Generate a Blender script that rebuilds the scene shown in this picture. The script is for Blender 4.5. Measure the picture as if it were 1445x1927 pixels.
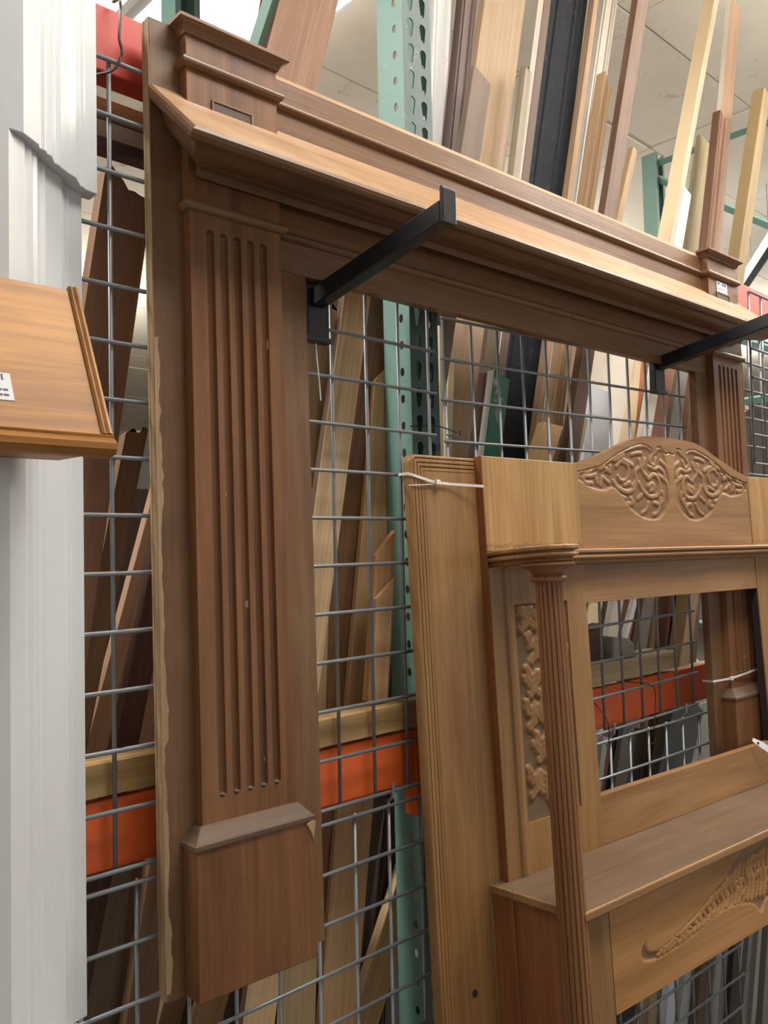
import bpy, bmesh, math, random
import numpy as np
from mathutils import Matrix, Vector

random.seed(7)
for o in list(bpy.data.objects):
    bpy.data.objects.remove(o, do_unlink=True)
scene = bpy.context.scene
COL = scene.collection
ZF = 1.15            # height of the grid panels' lower edge above the floor


# ------------------------------------------------------------------ camera
def cam_axes(yaw, pitch, roll):
    cy, sy, cp, sp, cr, sr = (math.cos(yaw), math.sin(yaw), math.cos(pitch), math.sin(pitch), math.cos(roll), math.sin(roll))
    f = Vector((sy * cp, cy * cp, sp))
    r = Vector((cy, -sy, 0))
    u = r.cross(f)
    return cr * r + sr * u, -sr * r + cr * u, f


cam_data = bpy.data.cameras.new('camera')
cam = bpy.data.objects.new('camera', cam_data)
COL.objects.link(cam)
cr_, cu_, cf_ = cam_axes(0.7600, 0.0444, -0.0226)
cm = Matrix((cr_, cu_, -cf_)).transposed().to_4x4()
cm.translation = Vector((-0.9024, -1.0598, 0.4036 + ZF))
cam.matrix_world = cm
cam_data.sensor_fit = 'VERTICAL'
cam_data.sensor_height = 36.0
cam_data.lens = 1618.76 / 1927.0 * 36.0
cam_data.clip_start = 0.02
cam_data.clip_end = 80
scene.camera = cam

# ------------------------------------------------------------------ world, exposure
world = bpy.data.worlds.new('world')
scene.world = world
world.use_nodes = True
bgn = world.node_tree.nodes['Background']
bgn.inputs[0].default_value = (1.0, 0.995, 0.985, 1)
bgn.inputs[1].default_value = 0.62
vs = scene.view_settings
vs.view_transform = 'Standard'
vs.look = 'None'
vs.gamma = 1.0
vs.use_curve_mapping = False
vs.exposure = 0.0


# large ceiling lamps (their housings are built further down at the same spots)
LAMPS = [  # x, y, height above the grid's foot, power down, power up, rotation about z
    (2.5, -0.85, 2.3, 48, 110, 0.0),
    (0.3, -0.85, 2.3, 34, 30, 0.0),
    (5.4, -0.85, 2.3, 40, 150, 0.0),
    (0.90, 1.66, 2.45, 22, 12, math.pi / 2),
    (4.2, 3.9, 1.9, 16, 150, 0.0),  # this and the next three: lamps added to brighten the ceiling
    (8.2, 3.4, 1.9, 16, 150, 0.0),
    (1.6, 6.4, 1.9, 16, 90, 0.0),
    (-3.4, 2.2, 1.9, 16, 80, 0.0),
    (-1.5, 0.9, 2.35, 55, 10, 0.0),
]
for lx, ly, lz, lp, lu, lr in LAMPS:
    for pw, dz, rx in ((lp, -0.09, 0.0), (lu, 0.07, math.pi)):  # the upward light of each pair is added to brighten the ceiling
        ld = bpy.data.lights.new('ceiling_lamp_light', 'AREA')
        ld.shape = 'RECTANGLE'
        ld.size, ld.size_y = 1.15, 0.5
        ld.energy = pw
        ld.color = (1.0, 0.98, 0.95)
        lo = bpy.data.objects.new('ceiling_lamp_light', ld)
        COL.objects.link(lo)
        lo.location = (lx, ly, ZF + lz + dz)
        lo.rotation_euler = (rx, 0, lr)


# ------------------------------------------------------------------ materials
def s2l(c):
    return tuple(((v / 255.0) / 12.92 if v / 255.0 <= 0.04045 else ((v / 255.0 + 0.055) / 1.055) ** 2.4) for v in c) + (1.0,)


MATS = {}


def _base(name, rough, spec=0.5, metal=0.0):
    m = bpy.data.materials.new(name)
    m.use_nodes = True
    nt = m.node_tree
    b = nt.nodes['Principled BSDF']
    b.inputs['Roughness'].default_value = rough
    b.inputs['Metallic'].default_value = metal
    b.inputs['Specular IOR Level'].default_value = spec
    return m, nt, b


def _coords(nt, scale, rnd=True):
    tc = nt.nodes.new('ShaderNodeTexCoord')
    mp = nt.nodes.new('ShaderNodeMapping')
    mp.inputs['Scale'].default_value = scale
    if rnd:
        oi = nt.nodes.new('ShaderNodeObjectInfo')
        ml = nt.nodes.new('ShaderNodeMath')
        ml.operation = 'MULTIPLY'
        ml.inputs[1].default_value = 23.0
        nt.links.new(oi.outputs['Random'], ml.inputs[0])
        ad = nt.nodes.new('ShaderNodeVectorMath')
        ad.operation = 'ADD'
        nt.links.new(tc.outputs['Object'], ad.inputs[0])
        nt.links.new(ml.outputs[0], ad.inputs[1])
        nt.links.new(ad.outputs[0], mp.inputs['Vector'])
    else:
        nt.links.new(tc.outputs['Object'], mp.inputs['Vector'])
    return mp


def _noise(nt, vec, scale, detail=4, rough=0.55, dist=0.0):
    n = nt.nodes.new('ShaderNodeTexNoise')
    n.inputs['Scale'].default_value = scale
    n.inputs['Detail'].default_value = detail
    n.inputs['Roughness'].default_value = rough
    n.inputs['Distortion'].default_value = dist
    nt.links.new(vec.outputs[0], n.inputs['Vector'])
    return n


def _ramp(nt, fac, stops):
    r = nt.nodes.new('ShaderNodeValToRGB')
    e = r.color_ramp.elements
    while len(e) < len(stops):
        e.new(0.5)
    for el, (p, c) in zip(e, stops):
        el.position = p
        el.color = c
    nt.links.new(fac, r.inputs['Fac'])
    return r


def _mix(nt, a, b, fac, mode='MIX'):
    mx = nt.nodes.new('ShaderNodeMix')
    mx.data_type = 'RGBA'
    mx.blend_type = mode
    for src, i in ((a, 6), (b, 7)):
        if isinstance(src, tuple):
            mx.inputs[i].default_value = src
        else:
            nt.links.new(src, mx.inputs[i])
    if isinstance(fac, (int, float)):
        mx.inputs[0].default_value = fac
    else:
        nt.links.new(fac, mx.inputs[0])
    return mx.outputs[2]


def wood(name, dark, light, axis='z', ring=9.0, fine=170.0, rough=0.5, wear=None, wear_amt=0.3, spec=0.4, contrast=0.5, flecks=False, stain=False):
    """stained or bare timber: broad figure, fine grain and an optional worn or dusty tone in patches"""
    if name in MATS:
        return MATS[name]
    m, nt, b = _base(name, rough, spec)
    al = {'x': 0, 'y': 1, 'z': 2}[axis]
    s1 = [1.0, 1.0, 1.0]
    s1[al] = 0.09
    s2 = [1.0, 1.0, 1.0]
    s2[al] = 0.02
    n1 = _noise(nt, _coords(nt, s1), ring, 5, 0.6, 1.4)
    n2 = _noise(nt, _coords(nt, s2), fine, 3, 0.6)
    d, l = s2l(dark), s2l(light)
    md = tuple((d[i] + l[i]) / 2 for i in range(4))
    lo, hi = 0.5 - contrast * 0.36, 0.5 + contrast * 0.36
    c = _ramp(nt, n1.outputs['Fac'], [(lo, d), (0.5, md), (hi, l)]).outputs[0]
    g = _ramp(nt, n2.outputs['Fac'], [(0.3, (0.72, 0.70, 0.68, 1)), (0.65, (1.06, 1.06, 1.06, 1))]).outputs[0]
    c = _mix(nt, c, g, 0.75, 'MULTIPLY')
    if wear:
        n3 = _noise(nt, _coords(nt, (1, 1, 1)), 5.0, 6, 0.65, 0.3)
        f = _ramp(nt, n3.outputs['Fac'], [(0.48, (0, 0, 0, 1)), (0.75, (wear_amt,) * 3 + (1,))]).outputs[0]
        c = _mix(nt, c, s2l(wear), f)
    if flecks:                        # small scratches down to bare wood
        n4 = _noise(nt, _coords(nt, (1, 1, 0.35)), 75.0, 2, 0.5)
        f = _ramp(nt, n4.outputs['Fac'], [(0.775, (0, 0, 0, 1)), (0.80, (0.8, 0.8, 0.8, 1))]).outputs[0]
        c = _mix(nt, c, s2l((204, 176, 138)), f)
    if stain:                         # ragged old water line just above the moulding
        tc = nt.nodes.new('ShaderNodeTexCoord')
        sx = nt.nodes.new('ShaderNodeSeparateXYZ')
        nt.links.new(tc.outputs['Object'], sx.inputs[0])
        n5 = _noise(nt, _coords(nt, (1, 0, 0), False), 95.0, 3, 0.6)
        m1_ = nt.nodes.new('ShaderNodeMath')
        m1_.operation = 'MULTIPLY_ADD'
        m1_.inputs[1].default_value = -0.034
        m1_.inputs[2].default_value = 0.1755
        nt.links.new(n5.outputs['Fac'], m1_.inputs[0])
        m2_ = nt.nodes.new('ShaderNodeMath')
        nt.links.new(sx.outputs['Z'], m2_.inputs[0])
        nt.links.new(m1_.outputs[0], m2_.inputs[1])
        m3_ = nt.nodes.new('ShaderNodeMath')
        m3_.operation = 'ABSOLUTE'
        nt.links.new(m2_.outputs[0], m3_.inputs[0])
        f = _ramp(nt, m3_.outputs[0], [(0.0006, (0.55,) * 3 + (1,)), (0.0022, (0, 0, 0, 1))]).outputs[0]
        c = _mix(nt, c, s2l((70, 52, 36)), f)
    nt.links.new(c, b.inputs['Base Color'])
    bp = nt.nodes.new('ShaderNodeBump')
    bp.inputs['Strength'].default_value = 0.12
    bp.inputs['Distance'].default_value = 0.002
    nt.links.new(n2.outputs['Fac'], bp.inputs['Height'])
    nt.links.new(bp.outputs[0], b.inputs['Normal'])
    MATS[name] = m
    return m


def paint(name, col, rough=0.45, worn=None, amt=0.5, scale=14.0, metal=0.0, spec=0.5, thr=0.58):
    """painted or plain surface with faint unevenness and optional chips, stains or dust"""
    if name in MATS:
        return MATS[name]
    m, nt, b = _base(name, rough, spec, metal)
    n1 = _noise(nt, _coords(nt, (1, 1, 1)), 3.0, 4)
    c0 = s2l(col)
    dk = tuple(v * 0.90 for v in c0[:3]) + (1,)
    c = _ramp(nt, n1.outputs['Fac'], [(0.3, dk), (0.7, c0)]).outputs[0]
    if worn:
        n2 = _noise(nt, _coords(nt, (1, 1, 1)), scale, 8, 0.7, 0.4)
        f = _ramp(nt, n2.outputs['Fac'], [(thr, (0, 0, 0, 1)), (thr + 0.1, (amt,) * 3 + (1,))]).outputs[0]
        c = _mix(nt, c, s2l(worn), f)
    nt.links.new(c, b.inputs['Base Color'])
    MATS[name] = m
    return m


def glow(name, col, strength):
    if name in MATS:
        return MATS[name]
    m = bpy.data.materials.new(name)
    m.use_nodes = True
    nt = m.node_tree
    nt.nodes.clear()
    e = nt.nodes.new('ShaderNodeEmission')
    e.inputs[0].default_value = s2l(col)
    e.inputs[1].default_value = strength
    o = nt.nodes.new('ShaderNodeOutputMaterial')
    nt.links.new(e.outputs[0], o.inputs[0])
    MATS[name] = m
    return m


# brown stained mantel: grain upright (z) and lengthwise (x)
MB_Z = wood('brown_mantel_wood_upright', (102, 65, 38), (134, 90, 57), 'z', 12, 190, 0.38, (124, 96, 70), 0.3, flecks=True)
MB_BOARD = wood('brown_mantel_field_board', (98, 68, 44), (128, 94, 64), 'z', 9, 190, 0.5, (134, 108, 80), 0.5, flecks=True)
MB_X = wood('brown_mantel_wood_lengthwise', (102, 71, 46), (132, 96, 66), 'x', 12, 190, 0.36, (126, 102, 78), 0.4)
MB_DUST = wood('brown_mantel_dusty_ledge', (150, 118, 90), (180, 146, 114), 'x', 12, 190, 0.65)
MB_TOP = wood('brown_mantel_worn_lit_shelf_top', (142, 106, 76), (172, 136, 102), 'x', 14, 150, 0.42, (196, 168, 136), 0.6)  # lamp light on the sloping top is put into this paler worn tone
MB_EDGE = wood('mantel_plywood_edge', (138, 110, 78), (172, 142, 104), 'z', 60, 120, 0.7)
MB_TORN = wood('mantel_torn_veneer', (156, 130, 98), (186, 158, 122), 'z', 20, 120, 0.75)
MB_PLUG = paint('flute_stop_dust', (98, 80, 70), 0.8)
# carved mantel: lighter brown
MC_Z = wood('carved_mantel_wood_upright', (132, 94, 54), (164, 124, 78), 'z', 13, 170, 0.40, (140, 108, 74), 0.3)
MC_X = wood('carved_mantel_wood_lengthwise', (132, 94, 58), (164, 124, 82), 'x', 13, 170, 0.40, (146, 114, 84), 0.35)
MC_EDGE = wood('carved_mantel_warm_edge', (126, 76, 44), (152, 96, 58), 'z', 13, 170, 0.42)
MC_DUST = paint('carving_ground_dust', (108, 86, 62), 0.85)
MC_SHELF = wood('carved_mantel_dusty_shelf', (96, 76, 56), (116, 94, 72), 'x', 10, 170, 0.5, (118, 100, 80), 0.5)
MC_COL = wood('carved_mantel_column_wood', (116, 74, 44), (150, 104, 66), 'z', 16, 190, 0.4)
MC_SIDE = wood('carved_mantel_side_wood', (126, 76, 46), (152, 98, 62), 'z', 12, 170, 0.4)
MC_BLOCK = wood('carved_mantel_block_wood', (152, 114, 68), (182, 143, 94), 'z', 13, 170, 0.42, stain=True)
DARKGAP = paint('dark_joint', (38, 28, 22), 0.9)
WHITE = paint('white_gloss_paint', (206, 208, 208), 0.3)
OAK_X = wood('golden_oak_lengthwise', (136, 84, 28), (190, 132, 56), 'x', 17, 150, 0.5, contrast=0.42)
OAK_E = wood('golden_oak_edge', (130, 84, 42), (168, 120, 68), 'y', 22, 150, 0.35)
STEEL = paint('galvanised_wire', (146, 150, 154), 0.42, (112, 98, 80), 0.5, 9.0, 0.55)
BLACKMETAL = paint('black_powder_coat', (22, 24, 30), 0.32, (96, 98, 104), 0.35, 22.0, 0.0, 0.6, 0.62)
BLACKWIRE = paint('black_tie_wire', (30, 28, 28), 0.5)
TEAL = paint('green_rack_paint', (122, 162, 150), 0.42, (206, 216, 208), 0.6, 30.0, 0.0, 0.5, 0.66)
TEALDK = paint('green_rack_paint_scuffed_shaded', (58, 82, 80), 0.45, (150, 168, 160), 0.6, 24.0, 0.0, 0.5, 0.62)  # darker copy of the rack paint, shade on the post fronts put into colour
ORANGE = paint('orange_beam_paint', (228, 102, 46), 0.42, (120, 50, 30), 0.4, 16.0, 0.0, 0.5, 0.64)
REDBEAM = paint('red_beam_paint', (196, 62, 44), 0.42, (140, 60, 48), 0.4, 16.0, 0.0, 0.5, 0.66)
NYLON = paint('white_nylon', (226, 220, 214), 0.4)
PAPER = paint('white_paper', (226, 226, 228), 0.7)
INK = paint('label_ink', (96, 98, 112), 0.8)
PLANK = wood('dusty_pine_plank', (150, 118, 72), (190, 156, 102), 'x', 10, 120, 0.7, (176, 160, 132), 0.5)
TILE = paint('ceiling_tile_beige', (236, 226, 208), 0.85, (150, 124, 96), 0.55, 7.0, 0.0, 0.2, 0.61)
TBAR = paint('ceiling_bar_beige', (222, 210, 192), 0.6)
TDARK = paint('ceiling_plenum_dark', (52, 46, 42), 0.9)
FLOORM = paint('concrete_floor', (112, 108, 102), 0.7, (96, 92, 88), 0.5, 3.0)
WALLM = paint('warehouse_wall', (206, 200, 188), 0.8)


# ------------------------------------------------------------------ mesh helpers
class MB:
    def __init__(s):
        s.v, s.f, s.m = [], [], []

    def add(s, verts, faces, mi=0):
        n = len(s.v)
        s.v += [tuple(map(float, p)) for p in verts]
        for k, f in enumerate(faces):
            s.f.append(tuple(i + n for i in f))
            s.m.append(mi if isinstance(mi, int) else mi[k])
        return s

    def box(s, x0, x1, y0, y1, z0, z1, mi=0):
        v = [(x, y, z) for z in (z0, z1) for y in (y0, y1) for x in (x0, x1)]
        return s.add(v, [(0, 2, 3, 1), (4, 5, 7, 6), (0, 1, 5, 4), (2, 6, 7, 3), (0, 4, 6, 2), (1, 3, 7, 5)], mi)

    def loft(s, rings, closed=True, cap=True, mi=0):
        n = len(rings[0])
        v = [p for r in rings for p in r]
        f = []
        for i in range(len(rings) - 1):
            for j in range(n if closed else n - 1):
                k = (j + 1) % n
                f.append((i * n + j, i * n + k, (i + 1) * n + k, (i + 1) * n + j))
        if cap:
            f.append(tuple(range(n - 1, -1, -1)))
            f.append(tuple((len(rings) - 1) * n + j for j in range(n)))
        return s.add(v, f, mi)

    def prism(s, poly, axis, a, b, mi=0):
        """poly is a list of 2D points in the plane across the axis"""
        def P(q, t):
            return {'x': (t, q[0], q[1]), 'y': (q[0], t, q[1]), 'z': (q[0], q[1], t)}[axis]
        return s.loft([[P(q, a) for q in poly], [P(q, b) for q in poly]], True, True, mi)

    def tube(s, pts, r, n=6, mi=0):
        pts = [Vector(p) for p in pts]
        rings = []
        up = Vector((0.3, 0.2, 1)).normalized()
        for i, p in enumerate(pts):
            d = (pts[min(i + 1, len(pts) - 1)] - pts[max(i - 1, 0)]).normalized()
            a = d.cross(up)
            if a.length < 0.05:
                a = d.cross(Vector((1, 0, 0)))
            a.normalize()
            b = d.cross(a)
            rr = r[i] if isinstance(r, (list, tuple)) else r
            rings.append([tuple(p + (a * math.cos(2 * math.pi * k / n) + b * math.sin(2 * math.pi * k / n)) * rr) for k in range(n)])
        return s.loft(rings, True, True, mi)

    def lathe(s, prof, cx, cy, n=24, mi=0):
        rings = [[(cx + r * math.cos(2 * math.pi * k / n), cy + r * math.sin(2 * math.pi * k / n), z) for k in range(n)] for r, z in prof]
        return s.loft(rings, True, True, mi)

    def relief(s, us, vs, pos, back, mi=None):
        """grid of pos(u, v) with skirts down to y = back; mi(u, v) may choose a material"""
        nu, nv = len(us), len(vs)
        top = [pos(u, v) for v in vs for u in us]
        f, m = [], []
        for j in range(nv - 1):
            for i in range(nu - 1):
                f.append((j * nu + i, j * nu + i + 1, (j + 1) * nu + i + 1, (j + 1) * nu + i))
                m.append(mi((us[i] + us[i + 1]) / 2, (vs[j] + vs[j + 1]) / 2) if mi else 0)
        edge = [i for i in range(nu)] + [(j + 1) * nu - 1 for j in range(1, nv)] + [(nv - 1) * nu + i for i in range(nu - 2, -1, -1)] + [j * nu for j in range(nv - 2, 0, -1)]
        bk = [(top[e][0], back, top[e][2]) for e in edge]
        nb = len(top)
        L = len(edge)
        for k in range(L):
            q = (k + 1) % L
            f.append((edge[q], edge[k], nb + k, nb + q))
            m.append(0)
        f.append(tuple(nb + k for k in range(L)))
        m.append(0)
        return s.add(top + bk, f, m)

    def mesh(s, name, mats, smooth=False):
        me = bpy.data.meshes.new(name)
        me.from_pydata(s.v, [], s.f)
        for m in (mats if isinstance(mats, (list, tuple)) else [mats]):
            me.materials.append(m)
        me.polygons.foreach_set('material_index', s.m)
        if smooth:
            me.polygons.foreach_set('use_smooth', [True] * len(me.polygons))
        bm = bmesh.new()
        bm.from_mesh(me)
        bmesh.ops.recalc_face_normals(bm, faces=bm.faces)
        bm.to_mesh(me)
        bm.free()
        me.update()
        return me

    def build(s, name, mats, parent=None, bevel=0.0, smooth=False, label=None):
        o = bpy.data.objects.new(name, s.mesh(name, mats, smooth))
        COL.objects.link(o)
        if parent:
            o.parent = parent
        if bevel:
            md = o.modifiers.new('bevel', 'BEVEL')
            md.width = bevel
            md.segments = 2
            md.limit_method = 'ANGLE'
            md.angle_limit = 0.7
        if smooth:
            md = o.modifiers.new('edges', 'EDGE_SPLIT')
            md.split_angle = 0.6
        if label:
            o['label'] = label
        return o


def tag(o, label, cat, group=None):
    o['label'] = label
    o['category'] = cat
    if group:
        o['group'] = group
    return o


def thing(name, label, cat, loc=(0, 0, 0), group=None, mat=None):
    e = bpy.data.objects.new(name, None)
    e.empty_display_size = 0.05
    COL.objects.link(e)
    if mat is not None:
        e.matrix_world = mat
    else:
        e.location = loc
    return tag(e, label, cat, group)


def structure(o):
    o['kind'] = 'structure'
    return o


def pose(o, yaw, lean, roll):
    ca, sa = math.cos(yaw), math.sin(yaw)
    X = Vector((ca, -sa, 0))
    Y = Vector((sa, ca, 0))
    Z = Vector((0, 0, 1))
    Z2 = math.cos(lean) * Z + math.sin(lean) * Y
    Y2 = math.cos(lean) * Y - math.sin(lean) * Z
    X3 = math.cos(roll) * X + math.sin(roll) * Z2
    Z3 = math.cos(roll) * Z2 - math.sin(roll) * X
    m = Matrix((X3, Y2, Z3)).transposed().to_4x4()
    m.translation = Vector((o[0], o[1], o[2] + ZF))
    return m


def seg_dist(X, Z, pts):
    """distance from grid points to a polyline"""
    d = np.full(X.shape, 1e9)
    for (ax, az), (bx, bz) in zip(pts[:-1], pts[1:]):
        vx, vz = bx - ax, bz - az
        L = vx * vx + vz * vz + 1e-12
        t = np.clip(((X - ax) * vx + (Z - az) * vz) / L, 0, 1)
        d = np.minimum(d, np.hypot(X - ax - t * vx, Z - az - t * vz))
    return d


def inside(X, Z, poly):
    r = np.zeros(X.shape, bool)
    n = len(poly)
    for i in range(n):
        (ax, az), (bx, bz) = poly[i], poly[(i + 1) % n]
        if az == bz:
            continue
        c = ((az > Z) != (bz > Z)) & (X < (bx - ax) * (Z - az) / (bz - az) + ax)
        r ^= c
    return r


def smooth_line(pts, n=8):
    """Catmull-Rom through the points"""
    out = []
    P = [pts[0]] + list(pts) + [pts[-1]]
    for i in range(1, len(P) - 2):
        p0, p1, p2, p3 = [np.array(q, float) for q in P[i - 1:i + 3]]
        for k in range(n):
            t = k / n
            out.append(tuple(0.5 * (2 * p1 + (p2 - p0) * t + (2 * p0 - 5 * p1 + 4 * p2 - p3) * t * t + (3 * p1 - p0 - 3 * p2 + p3) * t ** 3)))
    out.append(tuple(pts[-1]))
    return out


# ================================================================== THE SETTING
structure(MB().box(-9, 16, -7, 14, -0.1, 0).build('floor', FLOORM))
structure(MB().box(-9, 16, 13.9, 14.1, 0, ZF + 2.75).build('wall_back', WALLM))
structure(MB().box(15.9, 16.1, -7, 13.9, 0, ZF + 2.75).build('wall_right', WALLM))
# suspended ceiling: dark void above, bars, lay-in tiles
CZ = ZF + 2.75
ceil = structure(MB().box(-9, 16, -7, 14, CZ + 0.03, CZ + 0.1).build('ceiling', TDARK))
TX, TY = 1.22, 0.61
X0, Y0 = 3.72 - 20 * TX, 0.84 - 20 * TY
bars = MB()
x = X0
while x < 16:
    if x > -9:
        bars.box(x - 0.012, x + 0.012, -7, 14, CZ + 0.006, CZ + 0.03)
    x += TX
y = Y0
while y < 14:
    if y > -7:
        bars.box(-9, 16, y - 0.012, y + 0.012, CZ + 0.005, CZ + 0.03)
    y += TY
bars.build('ceiling_bars', TBAR, ceil)
tile_me = MB().box(-TX / 2 + 0.005, TX / 2 - 0.005, -TY / 2 + 0.005, TY / 2 - 0.005, 0.0, 0.014).mesh('ceiling_tile', TILE)
cells = []
i = 0
for a in range(0, 40):
    for b in range(0, 50):
        tx, ty = X0 + (a + 0.5) * TX, Y0 + (b + 0.5) * TY
        if -9 < tx < 16 and -7 < ty < 14:
            v = Vector((tx, ty, CZ)) - cm.translation
            ang = v.normalized().dot(cf_)
            vis = ang > 0.70
            cells.append((0 if vis else 1, v.length, tx, ty))
cells.sort()
rest = MB()
for k, (nv_, _, tx, ty) in enumerate(cells):
    dz = random.uniform(-0.004, 0.004)
    if k < 290:
        t = bpy.data.objects.new('ceiling_tile', tile_me)
        COL.objects.link(t)
        t.parent = ceil
        t.location = (tx + random.uniform(-.004, .004), ty + random.uniform(-.004, .004), CZ + dz)
        t.rotation_euler = (random.uniform(-.004, .004), random.uniform(-.003, .003), 0)
    else:
        rest.box(tx - TX / 2 + 0.005, tx + TX / 2 - 0.005, ty - TY / 2 + 0.005, ty + TY / 2 - 0.005, CZ, CZ + 0.014)
ro = rest.build('ceiling_tile_field', TILE, ceil)
ro['kind'] = 'stuff'

# ceiling lamps
lamp_labels = ['white hanging lamp nearest along the aisle',
               'white hanging lamp above the viewer in the aisle',
               'white hanging lamp farthest along the aisle',
               'bright white hanging lamp glaring above the cap of the brown mantel',
               'added white hanging lamp brightening the ceiling behind the tall leaning sticks',
               'added white hanging lamp brightening the ceiling farthest behind the tall leaning sticks',
               'added white hanging lamp brightening the ceiling deep behind the left bay of the rack',
               'added white hanging lamp brightening the ceiling far left behind the white surround',
               'white hanging lamp left above the rack bay']
TUBE = glow('lamp_tube_glow', (255, 248, 236), 5.0)
HOUSING = paint('lamp_housing_white', (226, 226, 222), 0.4)
for (lx, ly, lz, lp, lu, lr), lab in zip(LAMPS, lamp_labels):
    t = thing('ceiling_lamp', lab, 'lamp', (lx, ly, ZF + lz), 'ceiling lamps')
    t.rotation_euler = (0, 0, lr)
    MB().prism([(-.3, .045), (.3, .045), (.3, .0), (.27, -.01), (-.27, -.01), (-.3, 0)], 'x', -.6, .6).build('housing', HOUSING, t)
    MB().prism([(-.27, -.0105), (.27, -.0105), (.25, -.035), (.1, -.05), (-.1, -.05), (-.25, -.035)], 'x', -.575, .575).build('diffuser', TUBE, t)
    for xx in (-.5, .5):
        MB().tube([(xx, 0, .045), (xx, 0, CZ - ZF - lz - .005)], .003, 5).build('hanger', HOUSING, t)


# ================================================================== PALLET RACK
PW, PD = 0.0762, 0.070      # post face and depth


def teardrop(cx, cz, s=1.0):
    pts = []
    for k in range(7):
        a = math.pi * k / 6
        pts.append((cx + 0.0085 * s * math.cos(a), cz + 0.012 + 0.0085 * math.sin(a)))
    pts += [(cx - 0.0055 * s, cz - 0.012), (cx - 0.002 * s, cz - 0.017), (cx + 0.0035 * s, cz - 0.014)]
    return pts


def ray_hit(c, a, poly):
    dx, dz = math.cos(a), math.sin(a)
    best = None
    n = len(poly)
    for i in range(n):
        (ax, az), (bx, bz) = poly[i], poly[(i + 1) % n]
        ex, ez = bx - ax, bz - az
        den = dx * ez - dz * ex
        if abs(den) < 1e-12:
            continue
        t = ((ax - c[0]) * ez - (az - c[1]) * ex) / den
        s = ((ax - c[0]) * dz - (az - c[1]) * dx) / den
        if t > 0 and -1e-9 <= s <= 1 + 1e-9 and (best is None or t < best):
            best = t
    return (c[0] + dx * best, c[1] + dz * best)


def punched_face(h, width, rows, mat):
    """steel web with real holes in the x-z plane; rows = (z centre, [hole loops with their cell x range])"""
    mb = MB()
    zlo, zhi = rows[0][0] - .0254, rows[-1][0] + .0254
    for z0, z1 in ((0, zlo), (zhi, h)):
        if z1 > z0:
            mb.add([(0, 0, z0), (width, 0, z0), (width, 0, z1), (0, 0, z1)], [(0, 1, 2, 3)])
    for zc, holes in rows:
        for x0, x1, c, lp in holes:
            rc = [(x0, zc - .0254), (x1, zc - .0254), (x1, zc + .0254), (x0, zc + .0254)]
            an = sorted(math.atan2(p[1] - c[1], p[0] - c[0]) for p in lp + rc)
            inn = [ray_hit(c, t, lp) for t in an]
            out = [ray_hit(c, t, rc) for t in an]
            n = len(an)
            mb.add([(p[0], 0, p[1]) for p in inn + out], [(k, (k + 1) % n, n + (k + 1) % n, n + k) for k in range(n)])
    return mb.mesh('perforated_face', mat)


def upright(name, label, x, y0, y1, h, square=False):
    fr = thing(name, label, 'rack upright', (x, y0, 0), 'rack uprights')
    front, side = [], []
    z = ZF - 0.45 + 0.018
    while z < min(h - .06, ZF + 1.75):
        fh, sd = [], []
        for x0, cx, x1 in ((0, .0215, PW / 2), (PW / 2, PW - .0215, PW)):
            if square:
                lp = [(cx - .005, z - .007), (cx + .005, z - .007), (cx + .005, z + .007), (cx - .005, z + .007)]
            else:
                lp = teardrop(.0215, z)
                if cx > .03:
                    lp = [(PW - p[0], p[1]) for p in lp]
            fh.append((x0, x1, (cx, z), lp))
        if square:
            lp = [(.016, z - .008), (.028, z - .008), (.028, z + .008), (.016, z + .008)]
        else:
            lp = [(.022 + .0055 * math.cos(2 * math.pi * k / 10), z + .0085 * math.sin(2 * math.pi * k / 10)) for k in range(10)]
        sd.append((0, PD, (.022, z), lp))
        front.append((z, fh))
        side.append((z, sd))
        z += 0.0508
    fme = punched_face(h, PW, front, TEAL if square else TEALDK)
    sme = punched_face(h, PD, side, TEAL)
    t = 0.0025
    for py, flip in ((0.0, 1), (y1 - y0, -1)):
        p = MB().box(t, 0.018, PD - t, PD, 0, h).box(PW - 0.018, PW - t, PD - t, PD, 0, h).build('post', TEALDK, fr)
        p.location = (0, py, 0)
        if flip < 0:
            p.scale = (1, -1, 1)
        f = bpy.data.objects.new('front_face', fme)
        s1 = bpy.data.objects.new('side_face', sme)
        s2 = bpy.data.objects.new('side_face', sme)
        for q in (f, s1, s2):
            COL.objects.link(q)
            q.parent = p
            md = q.modifiers.new('solid', 'SOLIDIFY')
            md.thickness = 0.0022
            md.offset = 0
        f.location = (0, .001, 0)
        s1.rotation_euler = (0, 0, math.pi / 2)
        s1.location = (.001, 0, 0)
        s2.rotation_euler = (0, 0, math.pi / 2)
        s2.location = (PW - .001, 0, 0)
    if 0 < x < 1:                     # the bay is stacked full, only the top brace shows
        br = [(h - .04, h - 1.15), (h - .02, h - .02)]
    else:
        br = [p for p in ((.25, .25), (.3, 1.15), (1.2, 1.2), (1.25, 2.1), (2.15, 2.15), (2.2, 2.6), (2.65, 3.25), (3.3, 3.3)) if p[1] < h - .02]
    for za, zb in br:
        d = Vector((0, y1 - y0, zb - za))
        b = MB().tube([(PW / 2, 0.03, za), (PW / 2, y1 - y0 - 0.03, zb)], 0.018, 4).build('brace', TEAL, fr)
    MB().box(-.015, PW + .015, -.02, PD + .02, 0, 0.006).build('foot_plate', TEALDK, fr)
    MB().box(-.015, PW + .015, y1 - y0 - PD - .02, y1 - y0 + .02, 0, 0.006).build('foot_plate', TEALDK, fr)
    return fr


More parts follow.
